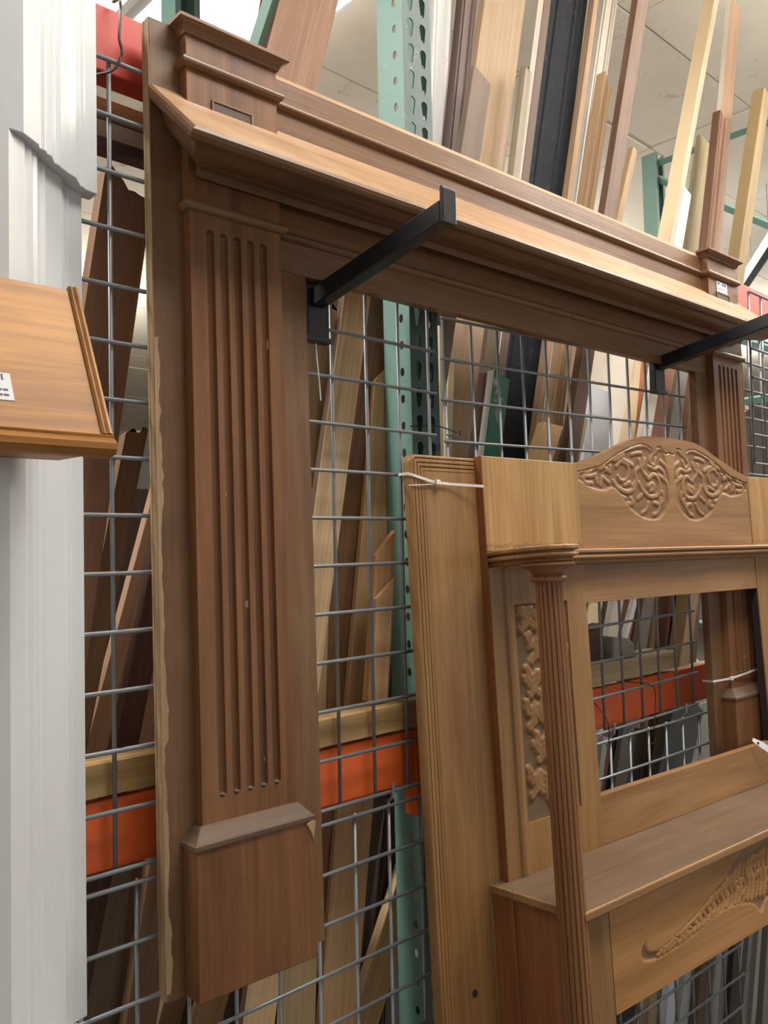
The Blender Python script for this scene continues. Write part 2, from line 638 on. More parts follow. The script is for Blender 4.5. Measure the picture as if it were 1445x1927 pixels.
upright('rack_upright', 'green perforated rack upright standing behind the grid beside the carved mantel', 0.229, 0.05, 0.95, ZF + 2.3)
upright('rack_upright', 'green rack upright with diagonal braces far right behind the leaning sticks', 2.67, 0.05, 0.92, ZF + 1.06 + 1.13, True)
upright('rack_upright', 'green rack upright standing left behind the white surround', -2.2, 0.05, 0.95, ZF + 2.0)


def beam(label, x0, x1, y0, z0, z1, mat, clips=()):
    b = thing('rack_beam', label, 'beam', ((x0 + x1) / 2, y0, z0 + ZF), 'rack beams')
    w = (x1 - x0) / 2
    h = z1 - z0
    MB().prism([(0, 0), (0, h), (.016, h), (.018, h - .03), (.04, h - .03), (.04, 0)], 'x', -w, w).build('beam_tube', mat, b, bevel=.003)
    for s in clips:
        xx = s * (w - 0.001)
        c = MB()
        c.box(min(xx, xx + s * 0.042), max(xx, xx + s * 0.042), -0.002, 0.028, -0.06, h - .002)
        c.build('end_connector', mat, b, bevel=.002)
        for zz in (0.0, h * .55):
            MB().lathe([(0.006, -.004), (0.006, 0.0), (0.003, .002)], 0, 0, 8).build('rivet', STEEL, b).matrix_local = Matrix.Translation((xx + s * .02, -.002, zz)) @ Matrix.Rotation(math.pi / 2, 4, 'X')
    return b


beam('orange red lower rack beam left of the perforated post, behind the grid', -2.13, 0.185, 0.018, -.004, .087, ORANGE, (1,))
beam('orange lower rack beam seen through the opening of the carved mantel', 0.35, 2.62, 0.018, -.006, .086, ORANGE, (-1,))
beam('red upper rack beam at top left between white surround and brown mantel', -2.13, 0.185, 0.018, 1.060, 1.153, REDBEAM, (1,))
beam('red upper rack beam at right edge beside the mantel cap', 0.35, 2.62, 0.018, 1.072, 1.165, REDBEAM, (-1,))
beam('orange red lower beam at the back of the rack', -2.13, 0.185, 0.955, -.004, .087, ORANGE)
beam('orange red lower beam at the back of the rack in the right bay', 0.35, 2.62, 0.955, -.004, .087, ORANGE)


def lying_plank(label, x0, x1, y0, y1, z0, z1, mat, jag=0.0):
    n = 14
    rings = []
    for k in range(n + 1):
        xx = x0 + (x1 - x0) * k / n
        j = random.uniform(-jag, jag)
        rings.append([(xx, y0, z0 + j * .3), (xx, y0, z1 + j - .003), (xx, y0 + .004, z1 + j), (xx, y1, z1 + j), (xx, y1, z0)])
    o = MB().loft(rings).build('lying_plank', mat)
    o.location = (0, 0, ZF)
    # centre the origin
    c = Vector(((x0 + x1) / 2, (y0 + y1) / 2, z0))
    for v in o.data.vertices:
        v.co -= c
    o.location = c + Vector((0, 0, ZF))
    return tag(o, label, 'plank', 'planks lying on the rack beams')


lying_plank('dusty pine plank lying on the lower beam left of the perforated post', -1.9, .222, .012, .057, .094, .139, PLANK)
lying_plank('dusty beige plank lying on the beam inside the carved mantel opening', .40, 1.115, .012, .09, .094, .137, wood('beige_dusty_plank', (158, 140, 108), (192, 174, 138), 'x', 12, 120, .8), .0012)
lying_plank('tan board lying flat just under the red upper beam at top left', -1.4, -.2, .07, .10, 1.0275, 1.0565, wood('lying_tan', (178, 138, 100), (208, 168, 128), 'x', 12, 120, .6))
lying_plank('torn grey brown board lying below the tan board at top left', -1.4, -.2, .075, .10, 1.0, 1.0265, wood('lying_torn', (190, 170, 148), (222, 206, 186), 'x', 12, 120, .8), .0004)
lying_plank('dark brown strip lying lowest of the stacked boards at top left', -1.4, -.2, .07, .10, .982, .9995, wood('lying_dark', (70, 48, 42), (96, 70, 60), 'x', 12, 120, .6), .0004)


# ================================================================== WIRE GRID PANELS
GS = 0.0762
WR = 0.0031


def grid_panel(label, origin, yaw, roll, c0, c1, r0, r1, over=0.012, prong=0.0, prong_cols=()):
    ca, sa = math.cos(yaw), math.sin(yaw)
    X = Vector((ca, -sa, 0))
    Y = Vector((sa, ca, 0))
    Z = Vector((0, 0, 1))
    X2 = math.cos(roll) * X + math.sin(roll) * Z
    Z2 = math.cos(roll) * Z - math.sin(roll) * X
    m = Matrix((X2, Y, Z2)).transposed().to_4x4()
    m.translation = Vector((origin[0], origin[1], origin[2] + ZF))
    g = thing('grid_panel', label, 'grid panel', group='wire grid panels', mat=m)
    hm = MB().tube([((c0 * GS) - over, 0, 0), ((c1 * GS) + over, 0, 0)], WR, 8).mesh('horizontal_wire', STEEL, True)
    vm = MB().tube([(0, 0, r0 * GS - over * .3), (0, 0, r1 * GS + over * .3)], WR, 8).mesh('vertical_wire', STEEL, True)
    for r in range(r0, r1 + 1):
        o = bpy.data.objects.new('horizontal_wire', hm)
        COL.objects.link(o)
        o.parent = g
        o.location = (random.uniform(-.003, .003), -0.0028, r * GS)
    for c in range(c0, c1 + 1):
        o = bpy.data.objects.new('vertical_wire', vm)
        COL.objects.link(o)
        o.parent = g
        o.location = (c * GS, 0.0028, 0)
    for c in prong_cols:
        z = r1 * GS
        MB().tube([(c * GS, .003, z - .004), (c * GS, .003, z + .006), (c * GS + .002, -.006, z + .014), (c * GS + .002, -.008, z + .036)], WR, 6).build('prong', STEEL, g, smooth=True)
    return g


grid_panel('galvanised wire grid panel behind the left leg of the brown mantel', (-0.003, 0, 0), 0, 0, -8, 3, 0, 14)
grid_panel('galvanised wire grid panel behind the carved mantel top', (0.2839, 0.0, -0.0089), .034, .0195, 0, 11, 0, 11)
grid_panel('lower wire grid panel under the left leg of the brown mantel', (0.0243, 0.0, -0.0224 - 13 * GS), 0, -.002, -8, 2, 0, 13, .012, .03, (1,))
grid_panel('lower wire grid panel under the carved apron', (0.3815, -0.004, -0.0224 - 13 * GS), .034, .004, 0, 12, 0, 13, .012, .03, (5, 9))
grid_panel('wire grid panel at right edge beyond the brown mantel leg', (1.366, -0.10, 0.838 - 3 * GS), 0, 0, 0, 9, 0, 6, .008)
grid_panel('second wire grid panel hanging just behind the right edge one', (1.366, -0.06, 0.815 - 3 * GS), 0, 0, 0, 9, 0, 5, .008)
grid_panel('wire grid panel low at the right edge', (1.46, -0.05, -0.03 - 13 * GS), .034, 0, 0, 9, 0, 13, .008)


# ================================================================== DISPLAY ARMS
def display_arm(label, x, y, z, rise, yaw):
    m = Matrix.Translation((x, y, z + ZF)) @ Matrix.Rotation(-yaw, 4, 'Z')
    a = thing('display_arm', label, 'bracket', group='black display arms', mat=m)
    # saddle hooked over two wires
    p = MB()
    p.box(-.021, .021, -.004, 0.0, -.062, .045)
    p.box(-.021, -.018, -.004, .012, -.062, .045)
    p.box(.018, .021, -.004, .012, -.062, .045)
    p.box(-.024, .024, -.009, .010, -.070, -.062)
    p.box(-.021, .021, -.004, .014, .040, .045)
    p.build('hook_plate', BLACKMETAL, a, bevel=.001)
    L = .288
    sl = rise / L
    b = MB()
    h = .030
    b.loft([[(-.0125, yy, sl * -yy - h / 2), (.0125, yy, sl * -yy - h / 2), (.0125, yy, sl * -yy + h / 2), (-.0125, yy, sl * -yy + h / 2)] for yy in (-.004, -L)])
    b.build('bar', BLACKMETAL, a, bevel=.0025)
    t = MB()
    t.box(-.013, .013, -L - .006, -L, rise - .017, rise + .030)
    t.tube([(-.013, -L - .003, rise + .030), (.013, -L - .003, rise + .030)], .003, 8)
    t.build('end_stop', BLACKMETAL, a, bevel=.001)
    return a


# ================================================================== BROWN FLUTED MANTEL
m1 = thing('fireplace_mantel', 'brown stained fireplace mantel with fluted pilasters, hung on black arms', 'mantel', mat=pose((-.34, -.03, -.166), .028, .019, -.001))
W1 = 1.70
BT = -.018


def leg_board(x0, x1, nick):
    b = MB()
    zs = sorted([1.303 * k / 40 for k in range(41)] + [.9918, .9922])
    rings = []
    for z in zs:
        j = random.uniform(-.0008, .0008) if nick else 0
        xa, xb = x0 + j, x1
        if z > .992:                  # above the opening the lintel board takes over
            xa, xb = (xa, .1975) if x0 < .5 else (W1 - .1975, x1)
        rings.append([(xa, 0, z), (xb, 0, z), (xb, BT, z), (xa, BT, z)])
    b.loft(rings)
    return b


lb = leg_board(0, .254, True).build('leg_board', MB_BOARD, m1)
lb2 = leg_board(W1 - .254, W1, False).build('leg_board', MB_BOARD, m1)
# bare plywood on the outer edges, torn veneer along the front corner
for xx, s in ((0, -1), (W1, 1)):
    e = MB()
    for k, (ya, yb) in enumerate(((-.0003, -.0055), (-.006, -.0115), (-.012, -.0178))):
        e.box(min(xx + s * .0002, xx + s * (.0016 - .0005 * (k == 1))), max(xx + s * .0002, xx + s * (.0016 - .0005 * (k == 1))), yb, ya, 0.001, 1.302)
    e.build('plywood_edge', MB_EDGE, m1)
tv = MB()
zs = np.linspace(.01, .86, 70)
wv = [max(.003, .0062 + .0028 * math.sin(z * 31) * math.sin(z * 11 + 1) + random.uniform(-.002, .002)) * (0.55 if .28 < z < .33 else 1) for z in zs]
tv.loft([[(-.001, BT, z), (w, BT, z), (w - .001, BT - .0008, z), (-.001, BT - .0008, z)] for z, w in zip(zs, wv)])
tv.build('torn_veneer_strip', MB_TORN, m1)

# lintel board between the legs
MB().box(.1978, W1 - .1978, BT, 0, .9925, 1.2905).build('lintel_board', MB_X, m1, bevel=.001)
MB().prism([(BT, 1.2905), (-.0075, 1.304), (0, 1.304), (0, 1.2905)], 'x', .20, W1 - .20).build('frieze_top_chamfer', MB_DUST, m1)

FX0, FP, FW = .0712, .0219, .0125


def pilaster(x0):
    us = [0.0]
    for k in range(5):
        a = FX0 - .046 + k * FP
        us += list(a + FW * (0.5 - 0.5 * np.cos(np.linspace(0, math.pi, 8))))
    us += [.150]
    us = np.array(sorted(set(np.round(us, 6))))
    r = FW / 2
    e0 = .246 + r - r * np.cos(np.linspace(0, math.pi / 2, 6))
    e1 = 1.018 - r + r * np.sin(np.linspace(0, math.pi / 2, 6))
    zs = [.19] + list(e0) + [.45, .65, .85] + list(e1) + [1.2985]

    def pos(u, z):
        d = 0.0
        for k in range(5):
            c = FX0 - .046 + k * FP + r
            zc = min(max(z, .246 + r), 1.018 - r)
            q = math.hypot(u - c, z - zc) / r
            if q < 1:
                d = .0078 * math.sqrt(max(0, 1 - q * q))
        return (x0 + u, -.036 + d, z)
    p = MB().relief(list(us), zs, pos, BT)
    return p


for x0, lab in ((.046, 0), (W1 - .196, 1)):
    p = pilaster(x0).build('pilaster', MB_Z, m1)
    md = p.modifiers.new('edges', 'EDGE_SPLIT')
    for k in range(5):
        cx = x0 + FX0 - .046 + FW / 2 + k * FP
        MB().lathe([(.0001, .2475), (.0045, .2475), (.0048, .249), (.0001, .2515)], cx, -.0335, 8).build('flute_stop', MB_PLUG, p)
    # plinth block with a sloped moulding on top
    a0, a1 = x0 - .020, x0 + .167
    pl = MB().box(a0, a1, -.054, BT, 0, .190).build('plinth', MB_Z, m1, bevel=.0015)
    prof = [(.0, .190, .0), (.0025, .190, -.0), (.0025, .1955, -.0), (-.001, .1975, 0), (-.006, .203, 0), (-.013, .212, 0), (-.018, .2145, 0)]
    rings = []
    for off, z, _ in prof:
        rings.append([(a0 - off, BT, z), (a0 - off, -.054 - off, z), (a1 + off, -.054 - off, z), (a1 + off, BT, z)])
    MB().loft(rings).build('plinth_moulding', wood('brown_mantel_dusty_moulding', (88, 68, 52), (108, 86, 68), 'x', 12, 190, .6), pl)
    if lab == 0:
        ch = MB()
        ch.add([(a1 - .004, -.0545, .192), (a1 + .002, -.0545, .188), (a1 - .002, -.0545, .160), (a1 - .006, -.0545, .172), (a1 - .014, -.0545, .186),
                (a1 - .004, -.0565, .1905), (a1 + .0015, -.0565, .187), (a1 - .0025, -.0562, .163), (a1 - .0055, -.0565, .174), (a1 - .012, -.0565, .185)],
               [(0, 1, 2, 3, 4), (5, 9, 8, 7, 6), (0, 5, 6, 1), (1, 6, 7, 2), (2, 7, 8, 3), (3, 8, 9, 4), (4, 9, 5, 0)])
        ch.build('chipped_corner', MB_TORN, pl)

    # half-round bands across the pilaster below and above the shelf
    for zc, hh in ((1.047, .008), (1.2485, .008)):
        rings = []
        for q in range(9):
            an = -math.pi / 2 + math.pi * q / 8
            off = .009 * math.cos(an)
            z = zc + hh * math.sin(an)
            rings.append([(x0 - off, BT, z), (x0 - off, -.036 - off, z), (x0 + .150 + off, -.036 - off, z), (x0 + .150 + off, BT, z)])
        MB().loft(rings).build('bead_band', MB_X, m1, smooth=True)
    # cap
    rings = []
    for off, z in ((0, 1.288), (.003, 1.2885), (.004, 1.292), (.007, 1.297), (.013, 1.3005), (.016, 1.302), (.016, 1.3065)):
        rings.append([(x0 - off, BT + .004, z), (x0 - off, -.036 - off, z), (x0 + .150 + off, -.036 - off, z), (x0 + .150 + off, BT + .004, z)])
    MB().loft(rings).build('cap_moulding', MB_X, m1)
    # small inset frame
    fx0, fx1, fz0, fz1 = x0 + .038, x0 + .106, 1.165, 1.207
    fr = MB()
    for (q0, q1, r0, r1) in ((fx0, fx1, fz1 - .003, fz1), (fx0, fx0 + .003, fz0, fz1 - .0028), (fx1 - .003, fx1, fz0, fz1 - .0028), (fx0 + .0028, fx1 - .0028, fz0, fz0 + .003)):
        fr.box(q0, q1, -.0385, -.0355, r0, r1)
    fr.build('inset_frame', MB_X, m1, bevel=.0008)
    MB().box(fx0 + .0035, fx1 - .0035, -.0372, -.0355, fz0 + .003, fz1 - .0035).build('inset_panel', wood('inset_dark', (58, 38, 30), (84, 58, 46), 'x'), m1)

# bands on the lintel between the pilasters
for zc in (1.047, 1.249):
    pf = [(BT, zc - .007)] + [(BT - .008 * math.cos(t), zc + .007 * math.sin(t)) for t in np.linspace(-math.pi / 2, math.pi / 2, 9)] + [(BT, zc + .007)]
    MB().prism(pf, 'x', .2045, W1 - .2045).build('bead_band', MB_X, m1, smooth=True)

# sloping shelf with stepped mouldings returning at both ends
TH = math.radians(42.475)
DO = Vector((0, -math.cos(TH), -math.sin(TH)))
ND = Vector((0, math.sin(TH), -math.cos(TH)))
HG = Vector((0, -.018, 1.2088))
S0 = .1589
lev = [(.002, .0), (-.002, .003), (-.0035, .008), (-.002, .0145), (.0035, .0185), (.013, .0205), (.0165, .0235), (.0190, .0300), (.0235, .0385), (.0300, .0450), (.0385, .0490), (.0425, .0520), (.0470, .0570), (.0545, .0600), (.0575, .0645), (.0570, .0746)]
rings = []
for i_, t_ in lev:
    sb = t_ * math.tan(TH)
    q = []
    for xx, s_ in ((i_, sb), (i_, S0 - i_), (W1 - i_, S0 - i_), (W1 - i_, sb)):
        v = HG + DO * s_ + ND * t_
        q.append((xx, v.y + (-.0002 if s_ == sb else 0), v.z))
    rings.append(q)
sh = MB().loft(rings, True, True)
sh.m[-2] = 1
sh.build('shelf', [MB_X, MB_TOP], m1)

# price sticker on the right cap block
ms = MB()
ms.box(W1 - .154, W1 - .100, -.0368, -.0362, 1.2015, 1.2355)
lbx = ms.build('price_sticker', PAPER, m1, label='small white price sticker with grey print')
ms = MB()
for k in range(9):
    ms.box(W1 - .128 + k * .0027, W1 - .128 + k * .0027 + (.0011 if k % 3 else .0018), -.0371, -.0366, 1.2265, 1.2335)
ms.box(W1 - .151, W1 - .140, -.0371, -.0366, 1.2275, 1.2325)
for k in range(7):
    ms.box(W1 - .150 + k * .0068, W1 - .1452 + k * .0068, -.0371, -.0366, 1.2065, 1.2095)
for k in range(6):
    ms.box(W1 - .150 + k * .006, W1 - .1460 + k * .006, -.0371, -.0366, 1.2165, 1.2182)
ms.build('sticker_print', INK, lbx)

display_arm('black display arm under the brown shelf next to the left mantel leg', -.0475, -.016, .803, .050, .03)
display_arm('black display arm at right edge in front of the right mantel leg', .962, -.050, .8275, .050, .034)


# ================================================================== CARVED COLUMN MANTEL
m2 = thing('carved_mantel', 'honey brown column mantel with carved crest, standing before the grid at right', 'mantel', mat=pose((.1635, -.012, .563), .068, .052, -.002))
CX2 = .748
ZB = -1.70


def mir(x):
    return 2 * CX2 - x


def both(fn):
    """build a part at the left and its mirror twin at the right"""
    fn(lambda x: x)
    fn(mir)


WY = -.022


def wing(T):
    x0, x1 = -.024, .131
    us = list(np.linspace(0, .034, 36)) + [.06, .155]
    zt = .004
    vs_ = [ZB, -1.2, -.8, -.4, -.1] + list(zt - np.linspace(.040, 0, 42))

    def pos(u, z):
        R = .016
        if u < R and zt - z < R:
            d = R - math.hypot(R - u, R - (zt - z))
        else:
            d = min(u, zt - z)
        uu, z2 = u, z
        if d < 0:                      # round the corner
            cx, cz = R, zt - R
            a = math.atan2(z - cz, u - cx)
            uu, z2 = cx + R * math.cos(a), cz + R * math.sin(a)
            d = 0
        y = WY
        if d < .030:
            ph = (d / .0075) % 1.0
            y = WY + .0048 * (2 * ph - 1) ** 6 + (.004 * (1 - d / .004) ** 2 if d < .004 else 0)
        return (T(x0 + uu), y, z2)
    o = MB().relief(us, vs_, pos, -.002).build('wing_board', MC_Z, m2, smooth=True)


both(wing)
# dark screw hole in the wing, low
MB().lathe([(.0001, -.0005), (.006, -.0005), (.006, .0008), (.0001, .0008)], 0, 0, 10).build('screw_hole', DARKGAP, m2).matrix_local = Matrix.Translation((.052, WY - .0004, -.905)) @ Matrix.Rotation(math.pi / 2, 4, 'X')

FY = -.040


def upper_block(T):
    a, b = sorted((T(.1325), T(.4065)))
    MB().box(a, b, FY, -.020, -.1675, .0055).build('frieze_block', MC_BLOCK, m2, bevel=.0012)
    a, b = sorted((T(.1312), T(.1324)))
    MB().box(a, b, FY + .001, -.002, -.757, .005).build('stile_edge', MC_EDGE, m2)


both(upper_block)

# crest panel with carved wings
zb, xl, xr = -.1675, .4085, mir(.4085)
TOPPTS = smooth_line([(.4075, .0065), (.452, .0165), (.538, .0445), (.609, .069), (.655, .0775), (.712, .0795), (.748, .080)], 10)
TOPPTS = TOPPTS + [(mir(a), b) for a, b in reversed(TOPPTS[:-1])]
tx_, tz_ = np.array([p[0] for p in TOPPTS]), np.array([p[1] for p in TOPPTS])


def crest_top(x):
    return float(np.interp(x, tx_, tz_))


half = smooth_line([(.413, -.012), (.486, .002), (.545, .028), (.60, .046), (.645, .054), (.668, .052), (.684, .040), (.70, .047), (.715, .052), (.728, .040), (.737, .012), (.742, -.020), (.738, -.060), (.715, -.090), (.680, -.108), (.644, -.1085), (.606, -.098), (.578, -.083), (.548, -.055), (.526, -.043), (.495, -.049), (.466, -.0475), (.435, -.040), (.409, -.029)], 5)
fields = [half, [(mir(a), b) for a, b in half]]
scr = []   # raised stems and leaves: polyline, width


def scroll(cx, cz, r0, turns, a0, sgn):
    return [(cx + r0 * (1 - .78 * t) * math.cos(a0 + sgn * t * turns * 2 * math.pi), cz + r0 * .72 * (1 - .78 * t) * math.sin(a0 + sgn * t * turns * 2 * math.pi)) for t in np.linspace(0, 1, 22)]


for k, L in enumerate([[(0.5305, -0.0269), (0.5431, -0.0393), (0.5754, -0.0484), (0.6009, -0.0404), (0.6131, -0.024)], [(0.5441, 0.005), (0.5598, 0.0158), (0.5831, 0.0097), (0.5871, -0.0046), (0.574, -0.0225), (0.5547, -0.0232), (0.5472, -0.0149)], [(0.6227, -0.0266), (0.6354, -0.0438), (0.6591, -0.0564), (0.6908, -0.0527), (0.7015, -0.0329), (0.6984, -0.0179), (0.6817, -0.0065), (0.6596, -0.0164), (0.6527, -0.0107), (0.6411, -0.0023), (0.6351, 0.0093)], [(0.6571, -0.0343), (0.6735, -0.0278), (0.6774, -0.0366), (0.6636, -0.043)], [(0.6833, 0.0416), (0.6703, 0.0229), (0.6847, 0.0146), (0.6932, 0.0301)], [(0.7125, 0.025), (0.7323, 0.0138), (0.7405, -0.0041)], [(0.7023, -0.0087), (0.7274, -0.0199), (0.7355, -0.0379), (0.7346, -0.0622)], [(0.6521, -0.0699), (0.6424, -0.0848), (0.6235, -0.0938)], [(0.6727, -0.0695), (0.6928, -0.0751), (0.6854, -0.0901), (0.6689, -0.0962)], [(0.5881, -0.0625), (0.5943, -0.071), (0.5768, -0.0743)], [(0.5502, -0.0577), (0.5664, -0.0616)], [(0.6129, -0.0619), (0.6291, -0.0528)], [(0.7002, -0.0599), (0.6954, -0.075)], [(0.4317, -0.0195), (0.4539, -0.0186), (0.4699, -0.0152)], [(0.4288, -0.0251), (0.4345, -0.0331), (0.4565, -0.0338)], [(0.4747, -0.0317), (0.4712, -0.0235)], [(0.4853, -0.037), (0.492, -0.0199), (0.5028, -0.0251), (0.5137, -0.0304)], [(0.5103, -0.0023), (0.5189, -0.0075), (0.5227, 0.004)], [(0.57, 0.0207), (0.5888, 0.0158), (0.6029, 0.0107)], [(0.6011, 0.034), (0.6215, 0.0381), (0.6392, 0.0391)], [(0.6296, 0.0238), (0.6301, 0.009), (0.6119, -0.0036), (0.612, -0.0211), (0.5968, -0.0347)], [(0.5364, 0.0189), (0.5511, 0.0225), (0.5716, 0.0323)], [(0.705, 0.0095), (0.7197, 0.0011), (0.7237, -0.0079)], [(0.7077, -0.0447), (0.7113, -0.0567), (0.7042, -0.0689)], [(0.65, 0.0248), (0.6432, 0.0126)], [(0.6634, 0.0106), (0.6834, 0.0055), (0.6996, 0.0093)], [(0.5676, -0.0342), (0.5879, -0.0278)], [(0.4371, -0.0111), (0.4554, -0.0061)], [(0.4872, -0.0033), (0.5018, 0.003), (0.5053, -0.0053)]]):
    scr.append((smooth_line(L, 5), (.0062, .0050, .0056)[k % 3]))
scr += [([(mir(a), b) for a, b in L], w) for L, w in scr]
grooves = [(smooth_line([(.700, .055), (.715, .057), (.720, .050), (.728, .044), (.738, .043), (.748, .046), (.758, .043), (.768, .044), (.776, .050), (.781, .057), (.796, .055)], 5), .0022),
           (smooth_line([(.4085, -.0118), (.486, .004), (.545, .031), (.60, .050), (.645, .059), (.676, .052), (.682, .042)], 5), .0018),
           (smooth_line([(mir(.4085), -.0118), (mir(.486), .004), (mir(.545), .031), (mir(.60), .050), (mir(.645), .059), (mir(.676), .052), (mir(.682), .042)], 5), .0018)]
us = np.linspace(xl, xr, 330)
vv_ = np.linspace(0, 1, 120)
UX, VV = np.meshgrid(us, vv_)
TZ = np.interp(UX, tx_, tz_)
ZZ = zb + VV * (TZ - zb)
H = np.full(UX.shape, -.0385)
for fl in fields:
    ins = inside(UX, ZZ, fl)
    de = seg_dist(UX, ZZ, fl + [fl[0]])
    H = np.where(ins, H + .0026 * np.clip(de / .006, 0, 1), H)
ground = H > -.0376
for L, w in scr:
    d = seg_dist(UX, ZZ, L)
    q = np.clip(d / w, 0, 1)
    H = np.where(ground & (d < w), np.minimum(H, -.0358 - .0028 * np.sqrt(1 - q * q)), H)
for L, w in grooves:
    d = seg_dist(UX, ZZ, L)
    H = np.maximum(H, -.0385 + .0028 * np.clip(1 - d / w, 0, 1))
cr = MB()
vid = {}
nu, nv = len(us), len(vv_)


def crest_pos(u, v):
    i = int(round((u - xl) / (xr - xl) * (nu - 1)))
    j = int(round(v * (nv - 1)))
    return (float(UX[j, i]), float(H[j, i]), float(ZZ[j, i]))


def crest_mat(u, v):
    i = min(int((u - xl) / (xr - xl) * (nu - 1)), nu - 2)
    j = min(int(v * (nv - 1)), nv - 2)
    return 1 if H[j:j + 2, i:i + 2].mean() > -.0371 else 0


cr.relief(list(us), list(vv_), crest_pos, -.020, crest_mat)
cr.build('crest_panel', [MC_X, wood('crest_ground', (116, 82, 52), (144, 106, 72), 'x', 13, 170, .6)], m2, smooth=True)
MB().box(.4062, .4088, -.034, -.021, -.166, .004).build('joint', DARKGAP, m2)
MB().box(mir(.4088), mir(.4062), -.034, -.021, -.166, .004).build('joint', DARKGAP, m2)

# serpentine shelf moulding
OUT = [(.1315, -.034), (.1300, -.056), (.1120, -.064), (.0930, -.110), (.0740, -.165), (.0680, -.200), (.0760, -.228), (.1000, -.243), (.1280, -.241), (.1500, -.228), (.1640, -.205), (.1800, -.160), (.2150, -.115), (.2700, -.086), (.3400, -.072), (.4200, -.066), (.56, -.064)]
OUT = smooth_line(OUT, 4)
OUT = OUT + [(mir(a), b) for a, b in reversed(OUT)]
P2 = [np.array(p) for p in OUT]
NR = []
for k in range(len(P2)):
    d = P2[min(k + 1, len(P2) - 1)] - P2[max(k - 1, 0)]
    d = d / (np.hypot(*d) + 1e-9)
    NR.append(np.array((-d[1], d[0])) if True else None)
rings = []
for off, z in ((.006, -.1680), (.002, -.1685), (0, -.1705), (0, -.1745), (.002, -.1765), (.009, -.1775), (.009, -.1795), (.002, -.1805), (.0012, -.1835), (.002, -.1865), (.012, -.1880), (.012, -.1895), (.010, -.1905), (.011, -.1940), (.015, -.1970)):
    rings.append([tuple(p + n * off) + (z,) for p, n in zip(P2, NR)] + [(mir(.1315), -.030, z), (.1315, -.030, z)])
MB().loft(rings).build('serpentine_shelf', MC_X, m2)


def column(T):
    cx, cy = T(.105), -.197
    n = 17
    rings = []
    for r, z in ((.0222, -.2265), (.0232, -.6), (.0242, -1.0), (.0250, ZB + .12)):
        q = []
        for k in range(n * 6):
            a = 2 * math.pi * k / (n * 6)
            ph = (k % 6) / 6.0
            rr = r - .0026 * abs(2 * ph - 1) ** 5
            q.append((cx + rr * math.cos(a), cy + rr * math.sin(a), z))
        rings.append(q)
    c = MB().loft(rings).build('column', MC_COL, m2)
    MB().lathe([(.0225, -.2275), (.0275, -.2268), (.0300, -.2235), (.0300, -.2205), (.0275, -.2178), (.0235, -.2170), (.0255, -.2150), (.0285, -.2095), (.0345, -.2045), (.0425, -.2015), (.0440, -.2000), (.0440, -.1965)], cx, cy, 28).build('capital', MC_COL, c, smooth=True)
    MB().lathe([(.036, ZB), (.036, ZB + .05), (.032, ZB + .06), (.034, ZB + .08), (.030, ZB + .1), (.026, ZB + .12)], cx, cy, 24).build('column_base', MC_COL, c, smooth=True)


both(column)

# stile behind the column: frame with a carved strip
PX0, PX1, PZ0, PZ1 = .193, .345, -.655, -.266


def stile(T):
    f = MB()
    for (x0, x1, z0, z1) in ((.1325, PX0, -.7415, -.198), (PX1, .4045, -.7415, -.198), (PX0, PX1, -.7415, PZ0), (PX0, PX1, PZ1, -.198)):
        a, b = sorted((T(x0), T(x1)))
        f.box(a, b, FY, -.020, z0, z1)
    f.build('stile_frame', MC_Z, m2)
    # cove moulding left of the strip
    pf = [(T(PX0 - .028), FY), (T(PX0 - .024), FY - .004), (T(PX0 - .016), FY - .0045), (T(PX0 - .008), FY - .002), (T(PX0 - .004), FY), (T(PX0 - .016), FY + .001)]
    MB().prism(pf, 'z', -.7415, -.198).build('stile_bead', MC_Z, m2)
    us = np.linspace(PX0, PX1, 64)
    vs2 = np.linspace(PZ0, PZ1, 150)
    U, V = np.meshgrid(us, vs2)
    Hs = np.full(U.shape, FY + .0038)
    cxm = (PX0 + PX1) / 2
    stem = [(cxm + .014 * math.sin((z - PZ1) * 42), z) for z in np.linspace(PZ0 + .02, PZ1 - .015, 60)]
    lines = [(stem, .012)]
    for k, z in enumerate(np.linspace(PZ0 + .03, PZ1 - .03, 12)):
        s = -1 if k % 2 else 1
        x = cxm + .014 * math.sin((z - PZ1) * 42)
        lines.append((smooth_line([(x, z), (x + s * .02, z + .018), (x + s * .042, z + .012), (x + s * .050, z + .030)], 5), .012))
        lines.append(([(x, z + .01), (x - s * .025, z + .024), (x - s * .044, z + .044)], .011))
        lines.append(([(x + s * .02, z + .018), (x + s * .034, z - .006), (x + s * .046, z - .016)], .010))
    for L, w in lines:
        d = seg_dist(U, V, L)
        w2 = w * (1 + .25 * np.sin(V * 300) * np.sin(U * 260))
        q = np.clip(d / w2, 0, 1)
        Hs = np.where(d < w2, np.minimum(Hs, FY + .0038 - .0042 * (1 - q ** 4) + .0014 * np.exp(-(d / .0012) ** 2)), Hs)
    e = np.minimum.reduce([U - PX0, PX1 - U, V - PZ0, PZ1 - V])
    Hs = np.where(e < .003, FY + .0034, Hs)

    def pos(u, v):
        i = int(round((u - PX0) / (PX1 - PX0) * 63))
        j = int(round((v - PZ0) / (PZ1 - PZ0) * 149))
        return (T(float(U[j, i])), float(Hs[j, i]), float(V[j, i]))

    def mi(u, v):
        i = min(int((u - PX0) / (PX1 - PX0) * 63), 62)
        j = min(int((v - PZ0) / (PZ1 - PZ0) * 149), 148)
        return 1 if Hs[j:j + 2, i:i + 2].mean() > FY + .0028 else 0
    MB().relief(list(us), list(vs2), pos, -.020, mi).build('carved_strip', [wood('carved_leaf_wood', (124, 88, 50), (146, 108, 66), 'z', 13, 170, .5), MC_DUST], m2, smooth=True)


both(stile)

